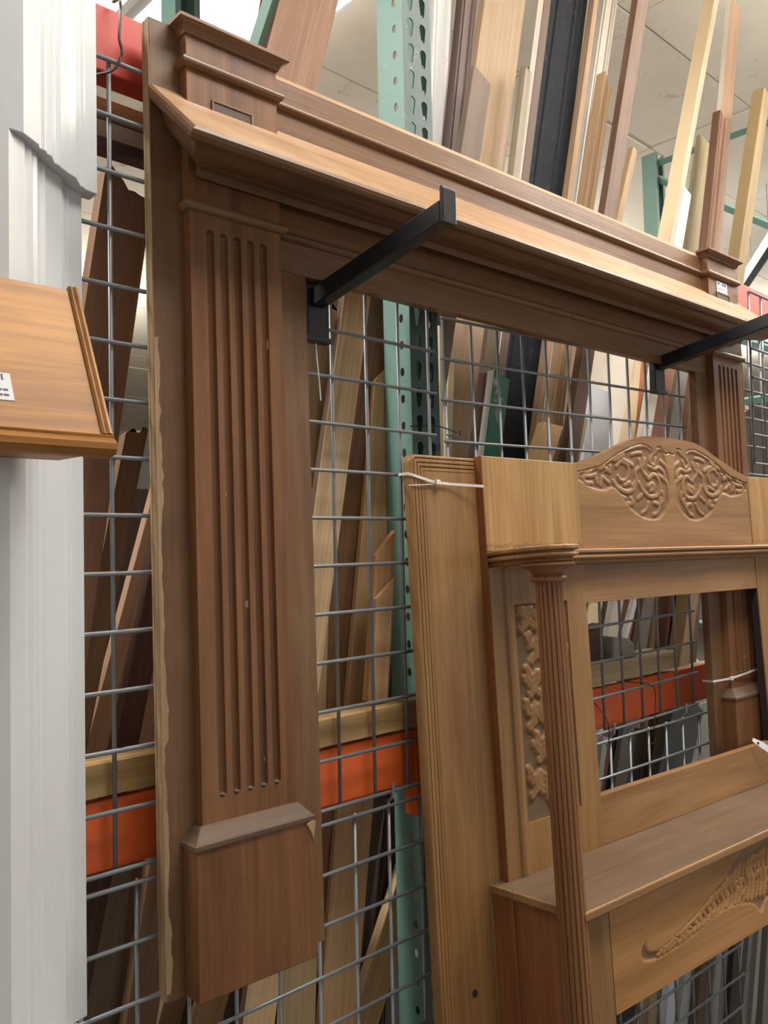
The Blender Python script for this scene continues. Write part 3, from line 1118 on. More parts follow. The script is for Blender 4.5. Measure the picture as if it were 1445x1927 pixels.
# rails above and below the opening
MB().box(.4058, mir(.4058), -.0388, -.020, -.275, -.1965).build('upper_rail', MC_X, m2, bevel=.001)
MB().box(.4058, mir(.4058), -.0388, -.020, -.7415, -.648).build('lower_rail', MC_X, m2, bevel=.001)
for a in (.4050, mir(.4057)):
    MB().box(a, a + .0007, -.0375, -.021, -.7415, -.198).build('joint', DARKGAP, m2)

# deep lower shelf and the box under it
sp = [(.103, -.020), (.103, -.200), (.108, -.222), (mir(.108), -.222), (mir(.103), -.200), (mir(.103), -.020)]
rings = []
for off, z in ((.003, -.7418), (.0005, -.7428), (0, -.7445), (0, -.7540), (.003, -.7575)):
    rings.append([(a + (off if a < CX2 else -off), b + (off if b < -.1 else 0), z) for a, b in sp])
slab = MB().loft(rings)
slab.m = [1 if k < len(slab.f) - 2 else 0 for k in range(len(slab.f))]
slab.build('lower_shelf', [MC_SHELF, MC_X], m2)


def lower_box(T):
    a, b = sorted((T(.113), T(.125)))
    MB().box(a, b, -.204, -.034, ZB, -.7578).build('side_panel', MC_SIDE, m2)
    a, b = sorted((T(.109), T(.1128)))
    MB().box(a, b, -.068, -.0225, ZB, -.7578).build('side_stile', MC_SIDE, m2, bevel=.001)
    a, b = sorted((T(.1255), T(.1865)))
    MB().box(a, b, -.205, -.170, ZB, -.7578).build('front_stile', MC_Z, m2, bevel=.001)
    a, b = sorted((T(.1866), T(.188)))
    MB().box(a, b, -.2035, -.19, -.926, -.758).build('joint', DARKGAP, m2)


both(lower_box)

# carved apron
AX0, AX1, AZ0, AZ1 = .1882, mir(.1882), -.9265, -.7580
ah = smooth_line([(.284, -.834), (.279, -.842), (.2725, -.845), (.267, -.855), (.269, -.866), (.2795, -.872), (.298, -.876), (.316, -.878), (.355, -.877), (.399, -.875), (.45, -.868), (.50, -.860), (.55, -.858), (.588, -.862), (.615, -.868), (.638, -.874), (.655, -.888), (.668, -.899), (.682, -.889), (.6955, -.880), (.72, -.884), (.748, -.892)], 5)
at = smooth_line([(.748, -.762), (.715, -.763), (.685, -.767), (.650, -.765), (.616, -.768), (.58, -.782), (.544, -.803), (.489, -.820), (.45, -.834), (.403, -.846), (.36, -.857), (.324, -.8625), (.302, -.861), (.288, -.856), (.284, -.847)], 5)
af = ah + at
fields = [af, [(mir(a), b) for a, b in af]]
us = np.linspace(AX0, AX1, 420)
vs2 = np.linspace(AZ0, AZ1, 90)
U, V = np.meshgrid(us, vs2)
Ha = np.full(U.shape, -.2050)
ins = np.zeros(U.shape, bool)
for fl in fields:
    i1 = inside(U, V, fl)
    de = seg_dist(U, V, fl)
    Ha = np.where(i1, np.maximum(Ha, -.2050 + .0036 * np.clip(de / .004, 0, 1)), Ha)
    ins |= i1
ln = []
for k, t in enumerate(np.linspace(.03, .97, 26)):
    x = .31 + t * .43
    zmid = float(np.interp(x, [.31, .40, .50, .60, .68, .74], [-.868, -.861, -.842, -.826, -.826, -.826]))
    ww = float(np.interp(x, [.31, .40, .50, .60, .74], [.004, .010, .020, .034, .045]))
    ln.append((smooth_line([(x - .008, zmid - ww), (x + .004, zmid - ww * .2), (x - .003, zmid + ww * .4), (x + .008, zmid + ww)], 4), .0042 + .002 * (k % 3)))
ln.append((scroll(.66, -.812, .034, 1.2, .5, 1), .005))
ln.append((scroll(.60, -.836, .026, 1.2, 2.5, -1), .005))
ln.append((scroll(.72, -.838, .026, 1.2, 1.5, 1), .005))
ln += [([(mir(a), b) for a, b in L], w) for L, w in ln]
for L, w in ln:
    d = seg_dist(U, V, L)
    q = np.clip(d / w, 0, 1)
    Ha = np.where(ins & (Ha > -.2035) & (d < w), np.minimum(Ha, -.2014 - .0042 * np.sqrt(1 - q * q)), Ha)


def ap_pos(u, v):
    i = int(round((u - AX0) / (AX1 - AX0) * 419))
    j = int(round((v - AZ0) / (AZ1 - AZ0) * 89))
    return (float(U[j, i]), float(Ha[j, i]), float(V[j, i]))


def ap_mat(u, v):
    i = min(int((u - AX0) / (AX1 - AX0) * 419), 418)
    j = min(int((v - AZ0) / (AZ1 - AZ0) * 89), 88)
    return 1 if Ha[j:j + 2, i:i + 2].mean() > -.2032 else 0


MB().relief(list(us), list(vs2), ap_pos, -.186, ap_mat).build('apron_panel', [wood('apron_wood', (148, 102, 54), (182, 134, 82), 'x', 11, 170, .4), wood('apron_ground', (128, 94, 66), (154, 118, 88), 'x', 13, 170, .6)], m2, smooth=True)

# nylon ties and paper tag
def cable_tie(label, pts, m):
    t = thing('cable_tie', label, 'cable tie', group='white cable ties', mat=m)
    rings = []
    P = [Vector(p) for p in pts]
    for i, p in enumerate(P):
        rings.append([(p.x, p.y, p.z - .0024), (p.x, p.y - .0014, p.z - .0024), (p.x, p.y - .0014, p.z + .0024), (p.x, p.y, p.z + .0024)])
    MB().loft(rings).build('strap', NYLON, t)
    h = P[len(P) // 2]
    MB().box(h.x - .005, h.x + .005, h.y - .006, h.y + .001, h.z - .0045, h.z + .0045).build('lock_head', NYLON, t, bevel=.001)
    return t


pm2 = pose((.1635, -.012, .563), .068, .052, -.002)
cable_tie('white nylon cable tie around the top left corner of the carved mantel', [(-.030, .004, -.030), (-.029, -.018, -.031), (-.020, -.0225, -.034), (.016, -.0255, -.043), (.030, -.0268, -.0455), (.060, -.026, -.047), (.10, -.034, -.049), (.128, -.044, -.051)], pm2)
MB().tube([(-.028, -.018, -.051), (-.02, -.024, -.0515), (.028, -.026, -.0485)], .0009, 5).build('tie_tail', NYLON, bpy.data.objects['cable_tie'])
pm1 = pose((-.34, -.03, -.166), .028, .019, -.001)
cable_tie('white nylon cable tie around the right leg of the brown mantel', [(W1 - .262, .005, .238), (W1 - .262, -.022, .238), (W1 - .245, -.024, .238), (W1 - .20, -.036, .2395), (W1 - .15, -.042, .244), (W1 - .1, -.043, .247), (W1 - .055, -.043, .249)], pm1)

tg = thing('paper_tag', 'white paper tag hanging in the opening of the carved mantel', 'tag', mat=pm2 @ Matrix.Translation((.985, -.045, -.628)))
rings = []
for k in range(9):
    t = k / 8
    w = .011 * (1 if 1 < k else .55 + .22 * k)
    rings.append([(t * .075 - w * .45, -.004 - .02 * math.sin(t * 2.2), -t * .055 - w * .55), (t * .075 + w * .45, -.004 - .02 * math.sin(t * 2.2), -t * .055 + w * .55),
                  (t * .075 + w * .45, -.0034 - .02 * math.sin(t * 2.2), -t * .055 + w * .55), (t * .075 - w * .45, -.0034 - .02 * math.sin(t * 2.2), -t * .055 - w * .55)])
MB().loft(rings).build('card', PAPER, tg)
MB().box(.008, .013, -.012, -.0075, -.012, -.007).build('eyelet', DARKGAP, tg)


# ================================================================== WHITE PAINTED SURROUND
wh = thing('white_surround', 'white painted fireplace surround with stepped mouldings at the left edge', 'mantel', (-.4174, -.02, 0.0))
PL = [(0, .012), (0, -.012), (-.019, -.0165), (-.021, -.020), (-.026, -.0205), (-.040, -.040), (-.052, -.047), (-.066, -.056), (-.069, -.060), (-.076, -.062), (-.086, -.078), (-.092, -.080), (-.096, -.086), (-.104, -.088), (-.108, -.096), (-.131, -.112), (-.50, -.112), (-.50, .012)]


def white_part(name, z0, z1, dx, dy, parent):
    poly = [(a + (dx if k < len(PL) - 2 else 0), b + (dy * max(0.0, 1 - k / 13.0) if 0 < k < len(PL) - 1 else 0)) for k, (a, b) in enumerate(PL)]
    return MB().prism(poly, 'z', z0, z1).build(name, WHITE, parent, bevel=.0012)


white_part('leg', ZF - .156, ZF + .868, -.016, .012, wh)
white_part('frieze_block', ZF + .8655, ZF + 1.45, 0, 0, wh)
MB().box(-.52, -.03, -.10, -.002, 0, ZF - .157).build('base', WHITE, wh, bevel=.002)

# ================================================================== OAK SHELF FRONT
ok = thing('oak_mantel_shelf', 'golden oak mantel shelf with sloping face hung before the white surround', 'shelf', (-.4926, -.14, ZF + .51))
TR = Vector((0, 0, .1922))
BR = Vector((0, -.090, 0))
dn = (BR - TR).normalized()
nn = Vector((0, -dn.z, dn.y)).normalized()
if nn.y > 0:
    nn = -nn
L_ = (BR - TR).length


def oak_pt(x, s, t):
    v = TR + dn * s + nn * t
    return (x, v.y, v.z)


b = MB()
b.loft([[oak_pt(-.7, s, t) for s, t in ((0.004, -.016), (0.004, 0), (L_ - .022, 0), (L_ - .022, -.016))], [oak_pt(-.012, s, t) for s, t in ((0.004, -.016), (0.004, 0), (L_ - .022, 0), (L_ - .022, -.016))]])
b.build('face_board', OAK_X, ok)
pf = [(L_ - .0215, -.016), (L_ - .0215, .001), (L_ - .019, .0035), (L_ - .0165, .0020), (L_ - .014, .004), (L_ - .008, .0065), (L_ - .002, .004), (L_, -.004), (L_ - .003, -.016)]
MB().loft([[oak_pt(-.7, s, t) for s, t in pf], [oak_pt(.0, s, t) for s, t in pf]]).build('nosing', OAK_X, ok, smooth=True)
# bead along the raked end
pe = [(-.0118, -.016), (-.0118, .0015), (-.0095, .0035), (-.007, .0020), (-.004, .0040), (-.0005, .0025), (0.0005, -.016)]
MB().loft([[oak_pt(x, 0.0, t) for x, t in pe], [oak_pt(x, L_ - .0216, t) for x, t in pe]]).build('end_bead', wood('golden_oak_upright', (134, 88, 45), (170, 122, 70), 'z', 22, 150, .35), ok, smooth=True)
# return to the wall behind
MB().loft([[oak_pt(x, s, -.0162) for x, s in ((-.70, .006), (-.02, .006), (-.02, L_ - .006), (-.70, L_ - .006))], [(-.70, .0065, .19), (-.02, .0065, .19), (-.02, .0065, .0), (-.70, .0065, .0)]]).build('carcass', OAK_X, ok)
v0 = MB()
v0.loft([[oak_pt(-.140, s, .0002) for s in (.128, .160)] + [oak_pt(-.0945, s, .0002) for s in (.160, .128)], [oak_pt(-.140, s, .0007) for s in (.128, .160)] + [oak_pt(-.0945, s, .0007) for s in (.160, .128)]])
stk = v0.build('price_sticker', PAPER, ok, label='white price sticker with grey print')
v0 = MB()
for k in range(10):
    xa = -.136 + k * .0036
    v0.loft([[oak_pt(xa, .1295, .0006), oak_pt(xa, .1365, .0006), oak_pt(xa + .0017, .1365, .0006), oak_pt(xa + .0017, .1295, .0006)], [oak_pt(xa, .1295, .001), oak_pt(xa, .1365, .001), oak_pt(xa + .0017, .1365, .001), oak_pt(xa + .0017, .1295, .001)]])
for k in range(5):
    xa = -.128 + k * .006
    for sa in (.147, .153):
        v0.loft([[oak_pt(xa, sa, .0006), oak_pt(xa, sa + .0022, .0006), oak_pt(xa + .0048, sa + .0022, .0006), oak_pt(xa + .0048, sa, .0006)], [oak_pt(xa, sa, .001), oak_pt(xa, sa + .0022, .001), oak_pt(xa + .0048, sa + .0022, .001), oak_pt(xa + .0048, sa, .001)]])
v0.build('sticker_print', INK, stk)
BOARDS = [
    ('narrow tan moulding offcut, lower of two slanted ones', 'tanmould', 0.1149, 0.03, 6.5987, 0.0444, 0.011, 0.1957, 0.04, 1.29),
    ('narrow orange tan offcut with slanted top, taller of two', 'orangetan', 0.1173, 0.0445, 6.9174, 0.0438, 0.011, 0.2753, 0.05, 1.29),
    ('tan board with long slanted top beside the perforated post', 'tanslant', -0.022, 0.123, 8.2919, 0.0856, 0.011, 1.9292, 0.09, 0.0),
    ('narrow ash grey slat low right leaning steeply', 'ash', 1.4443, 0.065, 18.5648, 0.0198, 0.015, 0.6799, 0, 0.0),
    ('pale slab with dark bark left edge, behind the grid', 'paleslab', -0.2791, 0.075, 11.3447, 0.0621, 0.014, 2.0694, 0, 0.0),
    ('bluish white board low right under the carved apron', 'bluewhite2', 1.0255, 0.075, 17.1113, 0.044, 0.02, 0.7793, 0, 0.0),
    ('slim charcoal strip low right among the grey slats', 'charcoal', 1.4068, 0.08, 15.6662, 0.0171, 0.015, 0.6839, 0, 0.0),
    ('dusty grey slat at right edge under the apron', 'dusty', 1.5728, 0.085, 17.2597, 0.025, 0.015, 0.6428, 0, 0.0),
    ('dark brown streaked board between the pale slab and the perforated post', 'streak', -0.1718, 0.137, 12.0662, 0.0995, 0.012, 2.1303, 0, 0.0),
    ('dark brown board low right between pale boards', 'dark4', 1.2522, 0.095, 15.8759, 0.0452, 0.02, 0.7185, 0, 0.0),
    ('broad rough dark brown plank with ragged top, left of the mantel leg', 'roughdark', -0.6335, 0.105, 8.9468, 0.0775, 0.025, 2.1341, -0.015, 0.0),
    ('grey tan board low right under the carved apron', 'greytan2', 1.0128, 0.1, 13.3334, 0.0537, 0.02, 0.7756, 0, 0.0),
    ('silver grey strip low right beside the light grey panel', 'silver', 1.4207, 0.1, 14.2803, 0.0226, 0.015, 0.6758, 0, 0.0),
    ('wide greyish tan rough board beside the left mantel leg', 'roughtan', -0.0695, 0.105, 3.9484, 0.0709, 0.012, 2.0102, 0, 0.0),
    ('off white board low right beside the bluish white one', 'offwhite', 1.1928, 0.12, 19.84, 0.0562, 0.02, 0.7307, 0, 0.0),
    ('brown plank with pale splintered top left of the mantel leg', 'midbrown', -0.656, 0.133, 12.2221, 0.0338, 0.02, 1.7919, 0.02, 0.0),
    ('bright green painted board with chipped white left edge', 'green', 0.1499, 0.128, 13.0992, 0.0553, 0.02, 1.9816, -0.004, 0.0),
    ('slim cream strip standing right beside the perforated post under the lintel', 'cream', 0.3693, 0.151, 1.6451, 0.0108, 0.012, 2.0139, -0.02, 0.0),
    ('short grey brown offcut with slanted top in front of the tall tan plank', 'greybrown', -0.0472, 0.166, 13.9761, 0.0622, 0.018, 2.7097, -0.012, 0.0),
    ('light grey door panel low right under the carved apron', 'lightgrey', 1.4443, 0.14, 16.5992, 0.0575, 0.02, 0.6615, 0, 0.0),
    ('short cream stick with slanted top beside the tan plank under the lintel', 'cream2', 0.3443, 0.187, 4.4672, 0.0192, 0.012, 2.0173, -0.02, 0.0),
    ('dark reddish offcut standing left of the green board', 'darkred', 0.3342, 0.166, 7.6819, 0.0231, 0.018, 1.9607, 0, 0.0),
    ('fresh yellow pine offcut with slanted top above the carved mantel', 'freshpine', -0.1347, 0.202, 29.1569, 0.0738, 0.02, 2.1093, 0.035, 0.0),
    ('sage grey board low right behind the slim strips', 'sage', 1.6755, 0.16, 11.6952, 0.0291, 0.02, 0.6004, 0, 0.0),
    ('dark brown weathered board with scuffed paint between grey board and tan plank', 'darkbrown', 0.1553, 0.225, 9.7364, 0.0616, 0.02, 3.8048, 0, 0.0),
    ('tall reddish brown board crossing the ceiling tiles right of the tan offcut', 'redbrown2', 0.4018, 0.202, 17.7579, 0.0542, 0.022, 3.9376, 0, 0.0),
    ('smoke grey board at the right frame edge under the apron', 'smoke', 1.9012, 0.17, 15.2465, 0.0656, 0.02, 0.5424, 0, 0.0),
    ('short greyish tan block beside the white panels', 'greytan', 0.2995, 0.227, 22.1481, 0.0389, 0.02, 2.0409, 0, 0.0),
    ('short greyish cream board with rough top beside the tall tan plank', 'greycream', 0.2452, 0.225, 12.6172, 0.0246, 0.02, 2.8502, 0, 0.0),
    ('dark reddish plank low behind the grid beside the left mantel leg', 'darkred3', -0.5692, 0.19, 13.2773, 0.0401, 0.02, 1.7253, 0, 0.0),
    ('pale grey painted board right beside the perforated green post', 'greypaint', 0.3153, 0.25, 5.2622, 0.0689, 0.022, 3.7659, 0, 0.0),
    ('light tan offcut with slanted top and beaded right edge', 'lighttan', 0.4098, 0.25, 16.9733, 0.0565, 0.03, 3.0359, -0.03, 0.0),
    ('brown plank seen just under the plinth of the brown mantel', 'midbrown2', -0.1738, 0.225, 18.4349, 0.0371, 0.02, 1.0405, 0, 0.0),
    ('cool white strip low in the carved mantel opening', 'coolwhite', 0.7287, 0.2, 18.5156, 0.0248, 0.015, 1.1046, 0, 0.0),
    ('tall wide smooth tan plank between dark brown board and black moulding', 'tan', 0.1686, 0.275, 12.864, 0.1513, 0.02, 3.8465, 0, 0.0),
    ('dim brown plank at far left behind the white surround', 'dimbrown', -0.4624, 0.22, 5.0743, 0.0399, 0.02, 1.8515, 0, 0.0),
    ('ochre plank seen beneath the plinth, second from its chipped corner', 'ochre6', -0.408, 0.243, 22.2407, 0.0554, 0.02, 1.0653, 0, 0.0),
    ('narrow white strip seen through the carved mantel opening', 'whitestrip', 0.4616, 0.22, 30.7044, 0.0182, 0.014, 1.7434, 0, 0.0),
    ('charcoal panel low in the carved mantel opening beside the brown leg', 'slate9', 0.9506, 0.22, 31.6681, 0.175, 0.02, 1.2132, 0, 0.0),
    ('narrow board edge with mottled pale core right of black moulding', 'particle', 0.436, 0.283, 15.1182, 0.0205, 0.02, 3.8844, 0, 0.0),
    ('short white painted stick with rounded top above the mantel ledge', 'whitepaint', 0.6882, 0.237, 21.1068, 0.0493, 0.018, 2.8844, 0, 0.0),
    ('wide black ridged moulding board standing tall among the lumber', 'blackpaint', 0.418, 0.306, 13.9579, 0.1773, 0.024, 3.8641, 0, 0.0),
    ('dark red brown board right of the orange brown board', 'darkred2', 0.7638, 0.258, 21.7517, 0.0763, 0.02, 2.3683, 0, 0.0),
    ('dull tan plank below the lower beam under the left mantel leg', 'dulltan', -0.3631, 0.266, 10.7901, 0.0588, 0.02, 1.1108, 0, 0.0),
    ('black trim board low in the carved mantel opening', 'blacktrim', 0.8747, 0.281, 21.8014, 0.0367, 0.02, 1.0959, 0, 0.0),
    ('pale grey tan board low in the rack right of the black gap', 'palegrey', 0.2648, 0.298, 10.4365, 0.0477, 0.02, 1.0841, 0, 0.0),
    ('short tan stick peeping behind the tall reddish brown board', 'tan2', 0.3558, 0.333, 23.3785, 0.0292, 0.02, 3.0716, 0, 0.0),
    ('weathered tan board at right edge with pale chamfered left edge', 'weathered', 1.1732, 0.26, 21.353, 0.0586, 0.045, 3.5329, 0.0, 0.0),
    ('grey pointed offcut leaning next to the right leg of the brown mantel', 'greypoint', 0.9094, 0.26, 20.5982, 0.0583, 0.015, 2.2686, -0.05, 0.0),
    ('tan plank seen under the plinth beside the left edge of the opening', 'tan3', -0.2451, 0.26, 20.6514, 0.0616, 0.02, 1.0539, 0, 0.0),
    ('narrow brown board with white painted edge left of black moulding', 'edgebrown', 0.3148, 0.275, 13.212, 0.0305, 0.02, 3.852, 0, 0.0),
    ('brown grooved casing with square top overlapping the pinkish rough board', 'casing', 1.2931, 0.308, 16.0028, 0.08, 0.03, 3.2464, 0, 0.0),
    ('dark chocolate board below the orange beam left of the tan boards', 'chocolate', 0.0423, 0.27, 9.6271, 0.0466, 0.02, 1.1098, 0, 0.0),
    ('brown board with rough pale edge left of the white panels', 'brown3', 0.6798, 0.28, 12.5765, 0.0467, 0.02, 2.246, 0, 0.0),
    ('orange brown board with cream left edge beside the display arm', 'orangebrown', 1.0547, 0.304, 12.926, 0.0529, 0.022, 2.3254, 0, 0.0),
    ('tall pale pine stick with side light painted on its left face, leaning far right', 'palepine', 0.7448, 0.329, 22.1269, 0.0323, 0.05, 4.0481, 0, 0.0),
    ('dull grey brown plank below the lower beam beside the white surround', 'dullbrown', -0.3725, 0.3, 7.1723, 0.0672, 0.02, 1.1111, 0, 0.0),
    ('dull brown plank seen beneath the chipped corner of the brown mantel', 'dull5', -0.3939, 0.323, 19.7904, 0.0469, 0.02, 1.0373, 0, 0.0),
    ('tan plank low in the rack between chocolate board and pale boards', 'tan8', 0.2224, 0.321, 6.4737, 0.0697, 0.02, 1.0581, 0, 0.0),
    ('pale grey ridged moulding behind the mottled board edge', 'greymould', 0.5709, 0.356, 15.8207, 0.0839, 0.022, 3.8976, 0, 0.0),
    ('bluish white panel in front of the large white panel', 'bluewhite', 1.1429, 0.382, 6.9726, 0.1349, 0.02, 2.0438, 0, 0.0),
    ('dark umber plank low in the rack just left of the carved mantel', 'umber7', 0.4761, 0.356, 5.2592, 0.0475, 0.02, 1.0034, 0, 0.0),
    ('brown stained board behind the white strip in the carved mantel opening', 'brownstain', 0.962, 0.33, 23.1008, 0.0546, 0.02, 1.7328, 0, 0.0),
    ('stone grey slat low in the carved mantel opening', 'stone', 1.1322, 0.34, 20.7742, 0.0566, 0.015, 1.0416, 0, 0.0),
    ('very dark board at the right of the carved mantel opening', 'dark9', 1.583, 0.36, 12.9042, 0.1214, 0.02, 1.6357, 0, 0.0),
    ('olive beige flat board with slanted top behind the pale pine stick', 'olive', 1.1212, 0.405, 19.9397, 0.107, 0.012, 3.2659, 0.02, 0.0),
    ('taupe slat low in the carved mantel opening right of the stone grey one', 'taupe', 1.2898, 0.38, 21.2417, 0.0617, 0.015, 1.0122, 0, 0.0),
    ('pinkish brown rough board rising to the ceiling behind the grooved casing', 'pinkrough', 1.5783, 0.4, 14.4017, 0.0839, 0.022, 3.8717, 0, 0.0),
    ('wide cream panel seen through the carved mantel opening', 'creampanel', 1.1263, 0.42, 13.5695, 0.2849, 0.02, 1.6428, 0, 0.0),
    ('wide pinkish tan plank rising behind the left corner cap of the brown mantel', 'pinkpine', -0.4992, 0.46, 16.6654, 0.1389, 0.02, 3.9144, 0, 0.0),
    ('wide khaki board right of the brown stained board in the opening', 'khaki', 1.6379, 0.46, 12.3288, 0.1828, 0.02, 1.6352, 0, 0.0),
    ('large white painted panel standing behind the grid under the lintel', 'whitepanel', 1.3687, 0.5, 7.7702, 0.2795, 0.02, 2.3677, 0, 0.0),
    ('very dark brown wide board behind the display arm', 'vdark', 1.8287, 0.55, 10.3795, 0.2138, 0.02, 2.5682, 0, 0.0),
    ('dark reddish brown board rising beside the wide pinkish plank above the mantel cap', 'redbrown', -0.1392, 0.75, 11.007, 0.0533, 0.02, 3.8203, 0, 0.0),
]


# ================================================================== LEANING BOARDS AND MOULDINGS
WC = {  # material key: kind, dark, light
    'redbrown': ('w', (116, 78, 70), (144, 100, 90)), 'pinkpine': ('w', (176, 134, 108), (204, 162, 134)), 'greypaint': ('p', (198, 194, 192), (150, 140, 130)),
    'darkbrown': ('w', (70, 52, 50), (104, 80, 74)), 'greybrown': ('w', (98, 78, 64), (132, 110, 92)), 'tan': ('w', (166, 136, 104), (192, 160, 126)),
    'greycream': ('w', (146, 134, 112), (176, 162, 138)), 'edgebrown': ('w', (84, 60, 50), (112, 84, 72)), 'blackpaint': ('p', (26, 29, 38), (58, 60, 66)),
    'particle': ('w', (176, 136, 104), (218, 184, 150)), 'greymould': ('p', (176, 168, 158), (120, 104, 96)), 'lighttan': ('w', (178, 142, 104), (208, 174, 134)),
    'redbrown2': ('w', (108, 78, 62), (134, 100, 82)), 'tan2': ('w', (160, 126, 90), (190, 156, 116)), 'palepine': ('w', (184, 174, 150), (204, 194, 168)),
    'olive': ('w', (152, 138, 104), (180, 164, 128)), 'casing': ('w', (112, 78, 58), (138, 100, 76)), 'pinkrough': ('w', (152, 120, 98), (178, 142, 118)),
    'whitepaint': ('p', (216, 210, 196), (170, 160, 140)), 'weathered': ('w', (140, 120, 90), (170, 148, 112)), 'cream': ('p', (236, 216, 180), (190, 160, 120)),
    'cream2': ('p', (214, 196, 160), (160, 130, 90)), 'darkred': ('w', (84, 54, 42), (112, 76, 60)), 'green': ('p', (34, 110, 82), (190, 200, 190)),
    'freshpine': ('w', (196, 154, 104), (224, 186, 136)), 'brown3': ('w', (112, 80, 56), (146, 108, 78)), 'greytan': ('w', (146, 128, 100), (170, 150, 122)),
    'whitepanel': ('p', (222, 214, 200), (190, 182, 168)), 'bluewhite': ('p', (200, 206, 214), (160, 160, 160)), 'orangebrown': ('w', (160, 96, 58), (196, 130, 86)),
    'darkred2': ('w', (92, 54, 40), (122, 78, 58)), 'vdark': ('w', (60, 42, 34), (84, 62, 50)), 'greypoint': ('p', (112, 106, 98), (80, 76, 72)),
    'roughtan': ('w', (142, 118, 84), (172, 146, 108)), 'paleslab': ('w', (184, 152, 112), (210, 180, 140)), 'streak': ('w', (96, 66, 44), (140, 104, 72)),
    'tanslant': ('w', (172, 134, 94), (198, 162, 118)), 'orangetan': ('w', (166, 118, 76), (194, 148, 104)), 'tanmould': ('w', (158, 122, 84), (186, 150, 108)),
    'roughdark': ('w', (112, 78, 56), (146, 106, 78)), 'midbrown': ('w', (130, 96, 62), (160, 124, 86)), 'darkred3': ('w', (78, 50, 40), (104, 72, 56)),
    'dimbrown': ('w', (104, 76, 50), (134, 102, 70)), 'dullbrown': ('w', (104, 84, 64), (130, 108, 84)), 'dulltan': ('w', (128, 98, 70), (152, 120, 90)),
    'chocolate': ('w', (74, 50, 38), (106, 78, 60)), 'palegrey': ('w', (156, 142, 120), (178, 164, 140)), 'midbrown2': ('w', (120, 90, 62), (150, 116, 84)),
    'tan3': ('w', (150, 124, 92), (178, 150, 114)), 'creampanel': ('p', (196, 184, 152), (160, 146, 116)), 'whitestrip': ('p', (226, 226, 226), (180, 180, 180)),
    'brownstain': ('w', (96, 70, 52), (128, 98, 76)), 'khaki': ('w', (142, 122, 96), (166, 146, 116)), 'greytan2': ('w', (140, 122, 92), (164, 144, 112)),
    'bluewhite2': ('p', (206, 214, 226), (170, 176, 184)), 'offwhite': ('p', (190, 190, 186), (150, 150, 146)), 'dark4': ('w', (78, 58, 46), (104, 80, 66)),
    'lightgrey': ('p', (178, 178, 180), (140, 140, 142)), 'silver': ('p', (188, 188, 186), (140, 140, 138)), 'charcoal': ('p', (66, 66, 64), (100, 100, 96)),
    'sage': ('p', (142, 142, 130), (110, 110, 100)), 'ash': ('p', (136, 134, 128), (100, 98, 94)), 'dusty': ('p', (150, 146, 138), (110, 106, 100)),
    'smoke': ('p', (112, 110, 104), (86, 84, 80)), 'coolwhite': ('p', (206, 214, 218), (160, 166, 170)), 'blacktrim': ('p', (34, 34, 34), (70, 70, 66)),
    'dull5': ('w', (120, 94, 68), (146, 118, 88)), 'ochre6': ('w', (140, 110, 76), (166, 134, 96)), 'umber7': ('w', (84, 66, 52), (108, 88, 70)), 'tan8': ('w', (164, 138, 104), (188, 160, 124)),
    'dark9': ('w', (66, 48, 40), (88, 66, 56)), 'slate9': ('p', (64, 66, 68), (90, 92, 94)),
    'stone': ('p', (140, 138, 130), (108, 106, 100)), 'taupe': ('p', (128, 120, 106), (100, 92, 80)),
}
RIDGED = {'blackpaint', 'greymould', 'casing', 'tanmould', 'lighttan', 'greypaint', 'darkbrown'}
EDGED = {'edgebrown': (236, 226, 212), 'darkbrown': (222, 204, 172), 'casing': (226, 190, 140), 'orangebrown': (230, 204, 164), 'brown3': (214, 184, 150), 'green': (210, 214, 204), 'pinkrough': (236, 224, 206), 'weathered': (150, 128, 92), 'palepine': (226, 204, 168), 'lighttan': (236, 196, 136), 'paleslab': (96, 68, 50)}  # left edges; pale pine and light tan ones carry painted side light
RAGGED = {'roughdark', 'midbrown', 'greycream', 'particle', 'roughtan'}


def board_section(w, t, ridged):
    if not ridged:
        c = .0012
        return [(-w / 2 + c, 0), (w / 2 - c, 0), (w / 2, c), (w / 2, t), (-w / 2, t), (-w / 2, c)]
    p = [(-.5, .15), (-.48, 0), (-.40, 0), (-.37, .22), (-.33, .22), (-.30, .05), (-.27, .18), (.12, .30), (.16, .12), (.20, .12), (.23, .34), (.28, .20), (.33, .10), (.38, .30), (.44, .38), (.5, .45)]
    q = [(a * w, b * t) for a, b in p]
    return q + [(w / 2, t), (-w / 2, t)]


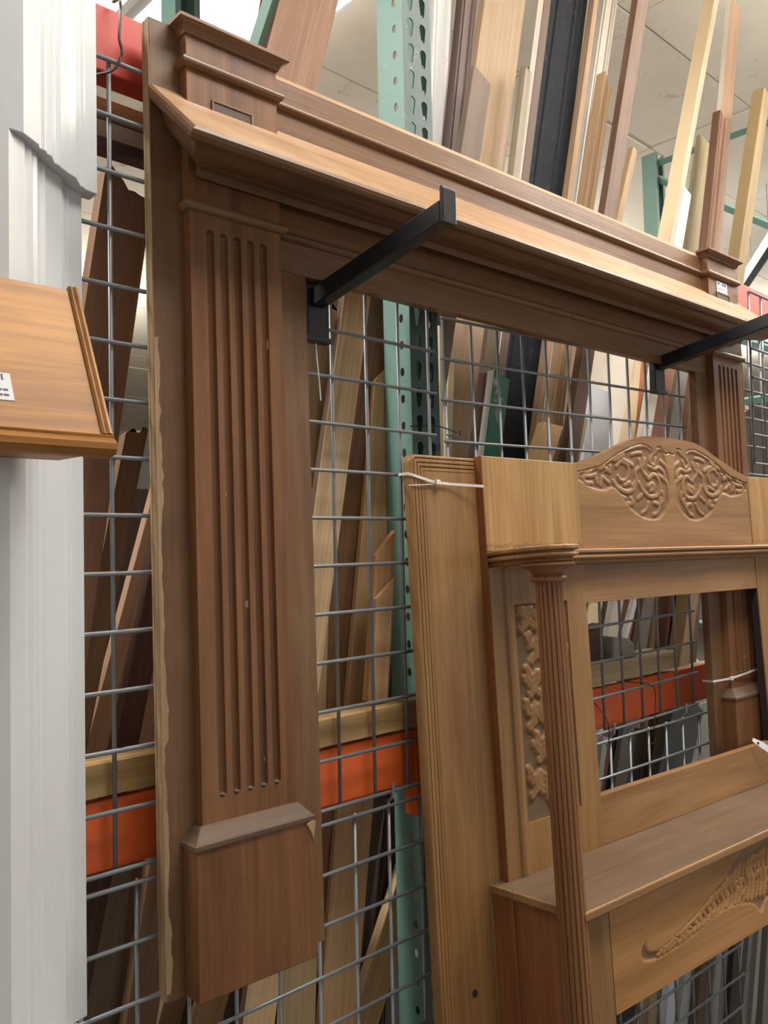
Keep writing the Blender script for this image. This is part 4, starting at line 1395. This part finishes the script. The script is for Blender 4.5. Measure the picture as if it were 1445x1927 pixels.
def leaning_board(label, key, x, y, tilt, w, t, L, slant, z0):
    kind, c1, c2 = WC[key]
    if kind == 'w':
        g = 0.8 if L > 2.6 else 0.8 if key in ('midbrown', 'darkred3', 'dimbrown', 'dullbrown', 'dulltan') else 1.0      # tall boards darkened against strong lamp light, left planks as if shaded
        c1, c2 = [tuple(min(235, (10 + v * 1.04) * g) for v in c) for c in (c1, c2)]
    mat = wood('board_' + key, c1, c2, 'z', 15, 150, .6, None, .3, .3, .7) if kind == 'w' else paint('board_' + key, c1, .75 if key == 'blackpaint' else .5, c2, .6, 22.0, 0.0, .15 if key == 'blackpaint' else .4)
    mats = [mat, paint('board_edge_' + key, EDGED[key], .7) if key in EDGED else mat]
    sec = board_section(w, t, key in RIDGED)
    n = len(sec)
    bot = [(a, b, 0.0) for a, b in sec]
    jag = {round(a, 5): random.uniform(-.008, .004) for a, b in sec} if key in RAGGED else {}
    top = [(a, b, L + slant * (a / w) + jag.get(round(a, 5), 0)) for a, b in sec]
    mb = MB()
    if key in RAGGED:
        xs = np.linspace(-w / 2, w / 2, 9)
        rg0 = [(q, 0, 0) for q in xs] + [(q, t, 0) for q in xs[::-1]]
        js = [random.uniform(-.014, .004) - .01 * abs(math.sin(3 * k)) for k in range(9)]
        rg1 = [(q, 0, L + slant * q / w + js[k]) for k, q in enumerate(xs)] + [(q, t, L + slant * q / w + js[8 - k] - .003) for k, q in enumerate(xs[::-1])]
        mb.loft([rg0, rg1])
        mi = [0] * len(mb.f)
        mi[len(rg0) - 1] = 1
        mi[-1] = 1
        mb.m = mi
    else:
        mb.loft([bot, top])
        mi = [0] * len(mb.f)
        mi[n - 2] = 1         # left edge
        mb.m = mi
    o = mb.build('leaning_board', mats)
    a = math.radians(tilt)
    o.location = (x, y, z0 + w / 2 * math.sin(abs(a)) + .0005)
    o.rotation_euler = (0, a, 0)
    return tag(o, label, 'board', 'lumber leaning in the rack')


for bd in BOARDS:
    leaning_board(*bd)

# big dark sheets added at the rack's back so the gaps read as shade
for lab, x0, x1, h, yy, mt in (('large dark brown sheet added as shade at the back of the left bay', -1.9, .215, ZF + .56, .80, wood('gap_shade_dark', (62, 46, 36), (84, 64, 50), 'z', 8, 90, .8)),
                               ('large umber sheet added as shade at the back of the right bay', .31, 1.55, ZF + 1.25, .84, wood('gap_shade_umber', (70, 54, 44), (92, 74, 60), 'z', 8, 90, .8)),
                               ('large drab sheet added as shade at the back of the right bay toward the far upright', 1.56, 2.6, ZF + .80, .80, wood('gap_shade_drab', (86, 74, 62), (108, 94, 80), 'z', 8, 90, .8))):
    o = MB().box(-(x1 - x0) / 2, (x1 - x0) / 2, 0, .018, 0, h).build('gap_shade_sheet', mt)
    o.location = ((x0 + x1) / 2, yy, 0.001)
    tag(o, lab, 'board', 'added shade sheets at the back of the rack')

o = MB().box(-.7, .7, 0, .035, 0, ZF + .02).box(-.6, -.08, -.006, 0, .15, ZF - .1).box(.08, .6, -.006, 0, .15, ZF - .1).build('backing_slab', paint('backing_slab_grey', (138, 136, 130), .6, (104, 100, 94), .5, 12.0), bevel=.002)  # backing slab added to hide the light floor between the slats
o.location = (2.2, .245, .001)
tag(o, 'grey panelled backing slab added low behind the slats at lower right', 'door')

# grey lump and dark offcut lying on the beam plank inside the opening
o = MB().loft([[(-.045, 0, 0), (.05, -.004, 0), (.055, .05, 0), (-.04, .05, 0)], [(-.05, -.004, .025), (.045, -.002, .03), (.05, .05, .028), (-.046, .05, .022)], [(-.03, .006, .052), (.035, .004, .044), (.04, .044, .042), (-.034, .044, .055)]]).build('foam_block', paint('grey_foam', (156, 150, 140), .9, (110, 104, 96), .6, 40.0), bevel=.006)
o.location = (.90, .03, ZF + .1375)
tag(o, 'crumbly grey foam block lying on the beige plank in the opening', 'foam block')
o = MB().loft([[(-.06, 0, 0), (.04, 0, 0), (.04, .03, 0), (-.06, .03, 0)], [(.0, 0, .075), (.045, 0, .085), (.045, .03, .085), (.0, .03, .075)]]).build('wood_offcut', wood('offcut_dark', (80, 56, 42), (112, 82, 62), 'x', 15, 120, .7))
o.location = (.80, .05, ZF + .1375)
tag(o, 'dark brown triangular offcut beside the grey foam block', 'offcut')


# thin black tie wires
def tie(label, pts, r=.0012):
    o = MB().tube(smooth3(pts), r, 5).build('tie_wire', BLACKWIRE, smooth=True)
    c = Vector(pts[0])
    for v in o.data.vertices:
        v.co -= c
    o.location = c + Vector((0, 0, ZF))
    return tag(o, label, 'wire', 'black tie wires')


def smooth3(pts, n=6):
    a = smooth_line([(p[0], p[1]) for p in pts], n)
    b = smooth_line([(p[2], 0) for p in pts], n)
    return [(p[0], p[1], q[0]) for p, q in zip(a, b)]


tie('black tie wire twisted round the grid beside the perforated post', [(.226, .052, .632), (.235, -.004, .626), (.262, -.009, .622), (.285, -.009, .618), (.298, -.006, .622), (.300, -.004, .613), (.29, -.006, .609), (.262, -.005, .612)])
tie('black tie wire looped over the orange beam at the left of the opening', [(.69, .012, .135), (.715, .0, .07), (.722, -.03, .03), (.724, -.033, -.012), (.716, -.03, -.026)])
tie('black tie wire looped over the orange beam in the middle of the opening', [(.86, .012, .09), (.90, -.034, .082), (.915, -.038, .055), (.905, -.038, -.01), (.900, -.04, -.045), (.885, -.036, -.05)])
tie('dark strap wire hanging over the red beam at top left', [(-.372, .012, 1.16), (-.371, -.007, 1.15), (-.374, -.009, 1.10), (-.371, -.010, 1.078), (-.385, -.010, 1.05), (-.42, -.008, 1.03)], .002)
tie('black tie wire round the lower orange beam end at the post', [(.222, .014, .09), (.232, -.002, .06), (.236, -.006, .0), (.224, -.007, -.03), (.216, -.006, -.034)])
o = MB().tube(smooth3([(-.005, -.012, .738), (-.002, -.012, .70), (.003, -.010, .665), (.008, -.007, .634)]), .0012, 5).build('string', PAPER)
o.location = (-.043, 0, ZF + .01)
tag(o, 'short white string hanging from the left display arm', 'string')

# hanging strip lamp far right
hl = thing('strip_lamp', 'hanging white strip lamp with dark underside at the right edge', 'lamp', (0, 0, 0))
pa, pb = Vector((4.55, 1.05, ZF + 2.33)), Vector((5.45, 1.66, ZF + 2.33))
hl.location = pa
d = pb - pa
MB().tube([(0, 0, .03), tuple(d + Vector((0, 0, .03)))], .045, 4).build('lens', glow('strip_lamp_glow', (244, 250, 255), 3.0), hl)
MB().tube([(0, 0, -.03), tuple(d + Vector((0, 0, -.03)))], .028, 4).build('channel', paint('lamp_channel_dark', (48, 54, 54), .5), hl)
MB().tube([(.2, .14, .04), (.2, .14, .41)], .003, 5).build('hanger', STEEL, hl)
MB().tube([(.7, .47, .04), (.7, .47, .41)], .003, 5).build('hanger', STEEL, hl)

# far shelving goods glimpsed through the left gap
o = MB().box(-.5, .5, 0, .03, 0, ZF + .75).build('cabinet_panel', wood('far_panel', (150, 92, 60), (184, 122, 84), 'z', 10, 60, .6))
o.location = (1.6, 5.0, 0)
tag(o, 'reddish brown cabinet panel far behind the rack left of the mantel leg', 'panel')
o = MB().box(-.35, .35, 0, .05, 0, ZF + .78).box(-.35, -.28, -.02, 0, 0, ZF + .78).box(.28, .35, -.02, 0, 0, ZF + .78).box(-.28, .28, -.02, 0, ZF + .7, ZF + .78).build('far_door', paint('far_white', (224, 222, 214), .5))
o.location = (.95, 5.2, 0)
tag(o, 'white panelled door standing far behind the rack', 'door')
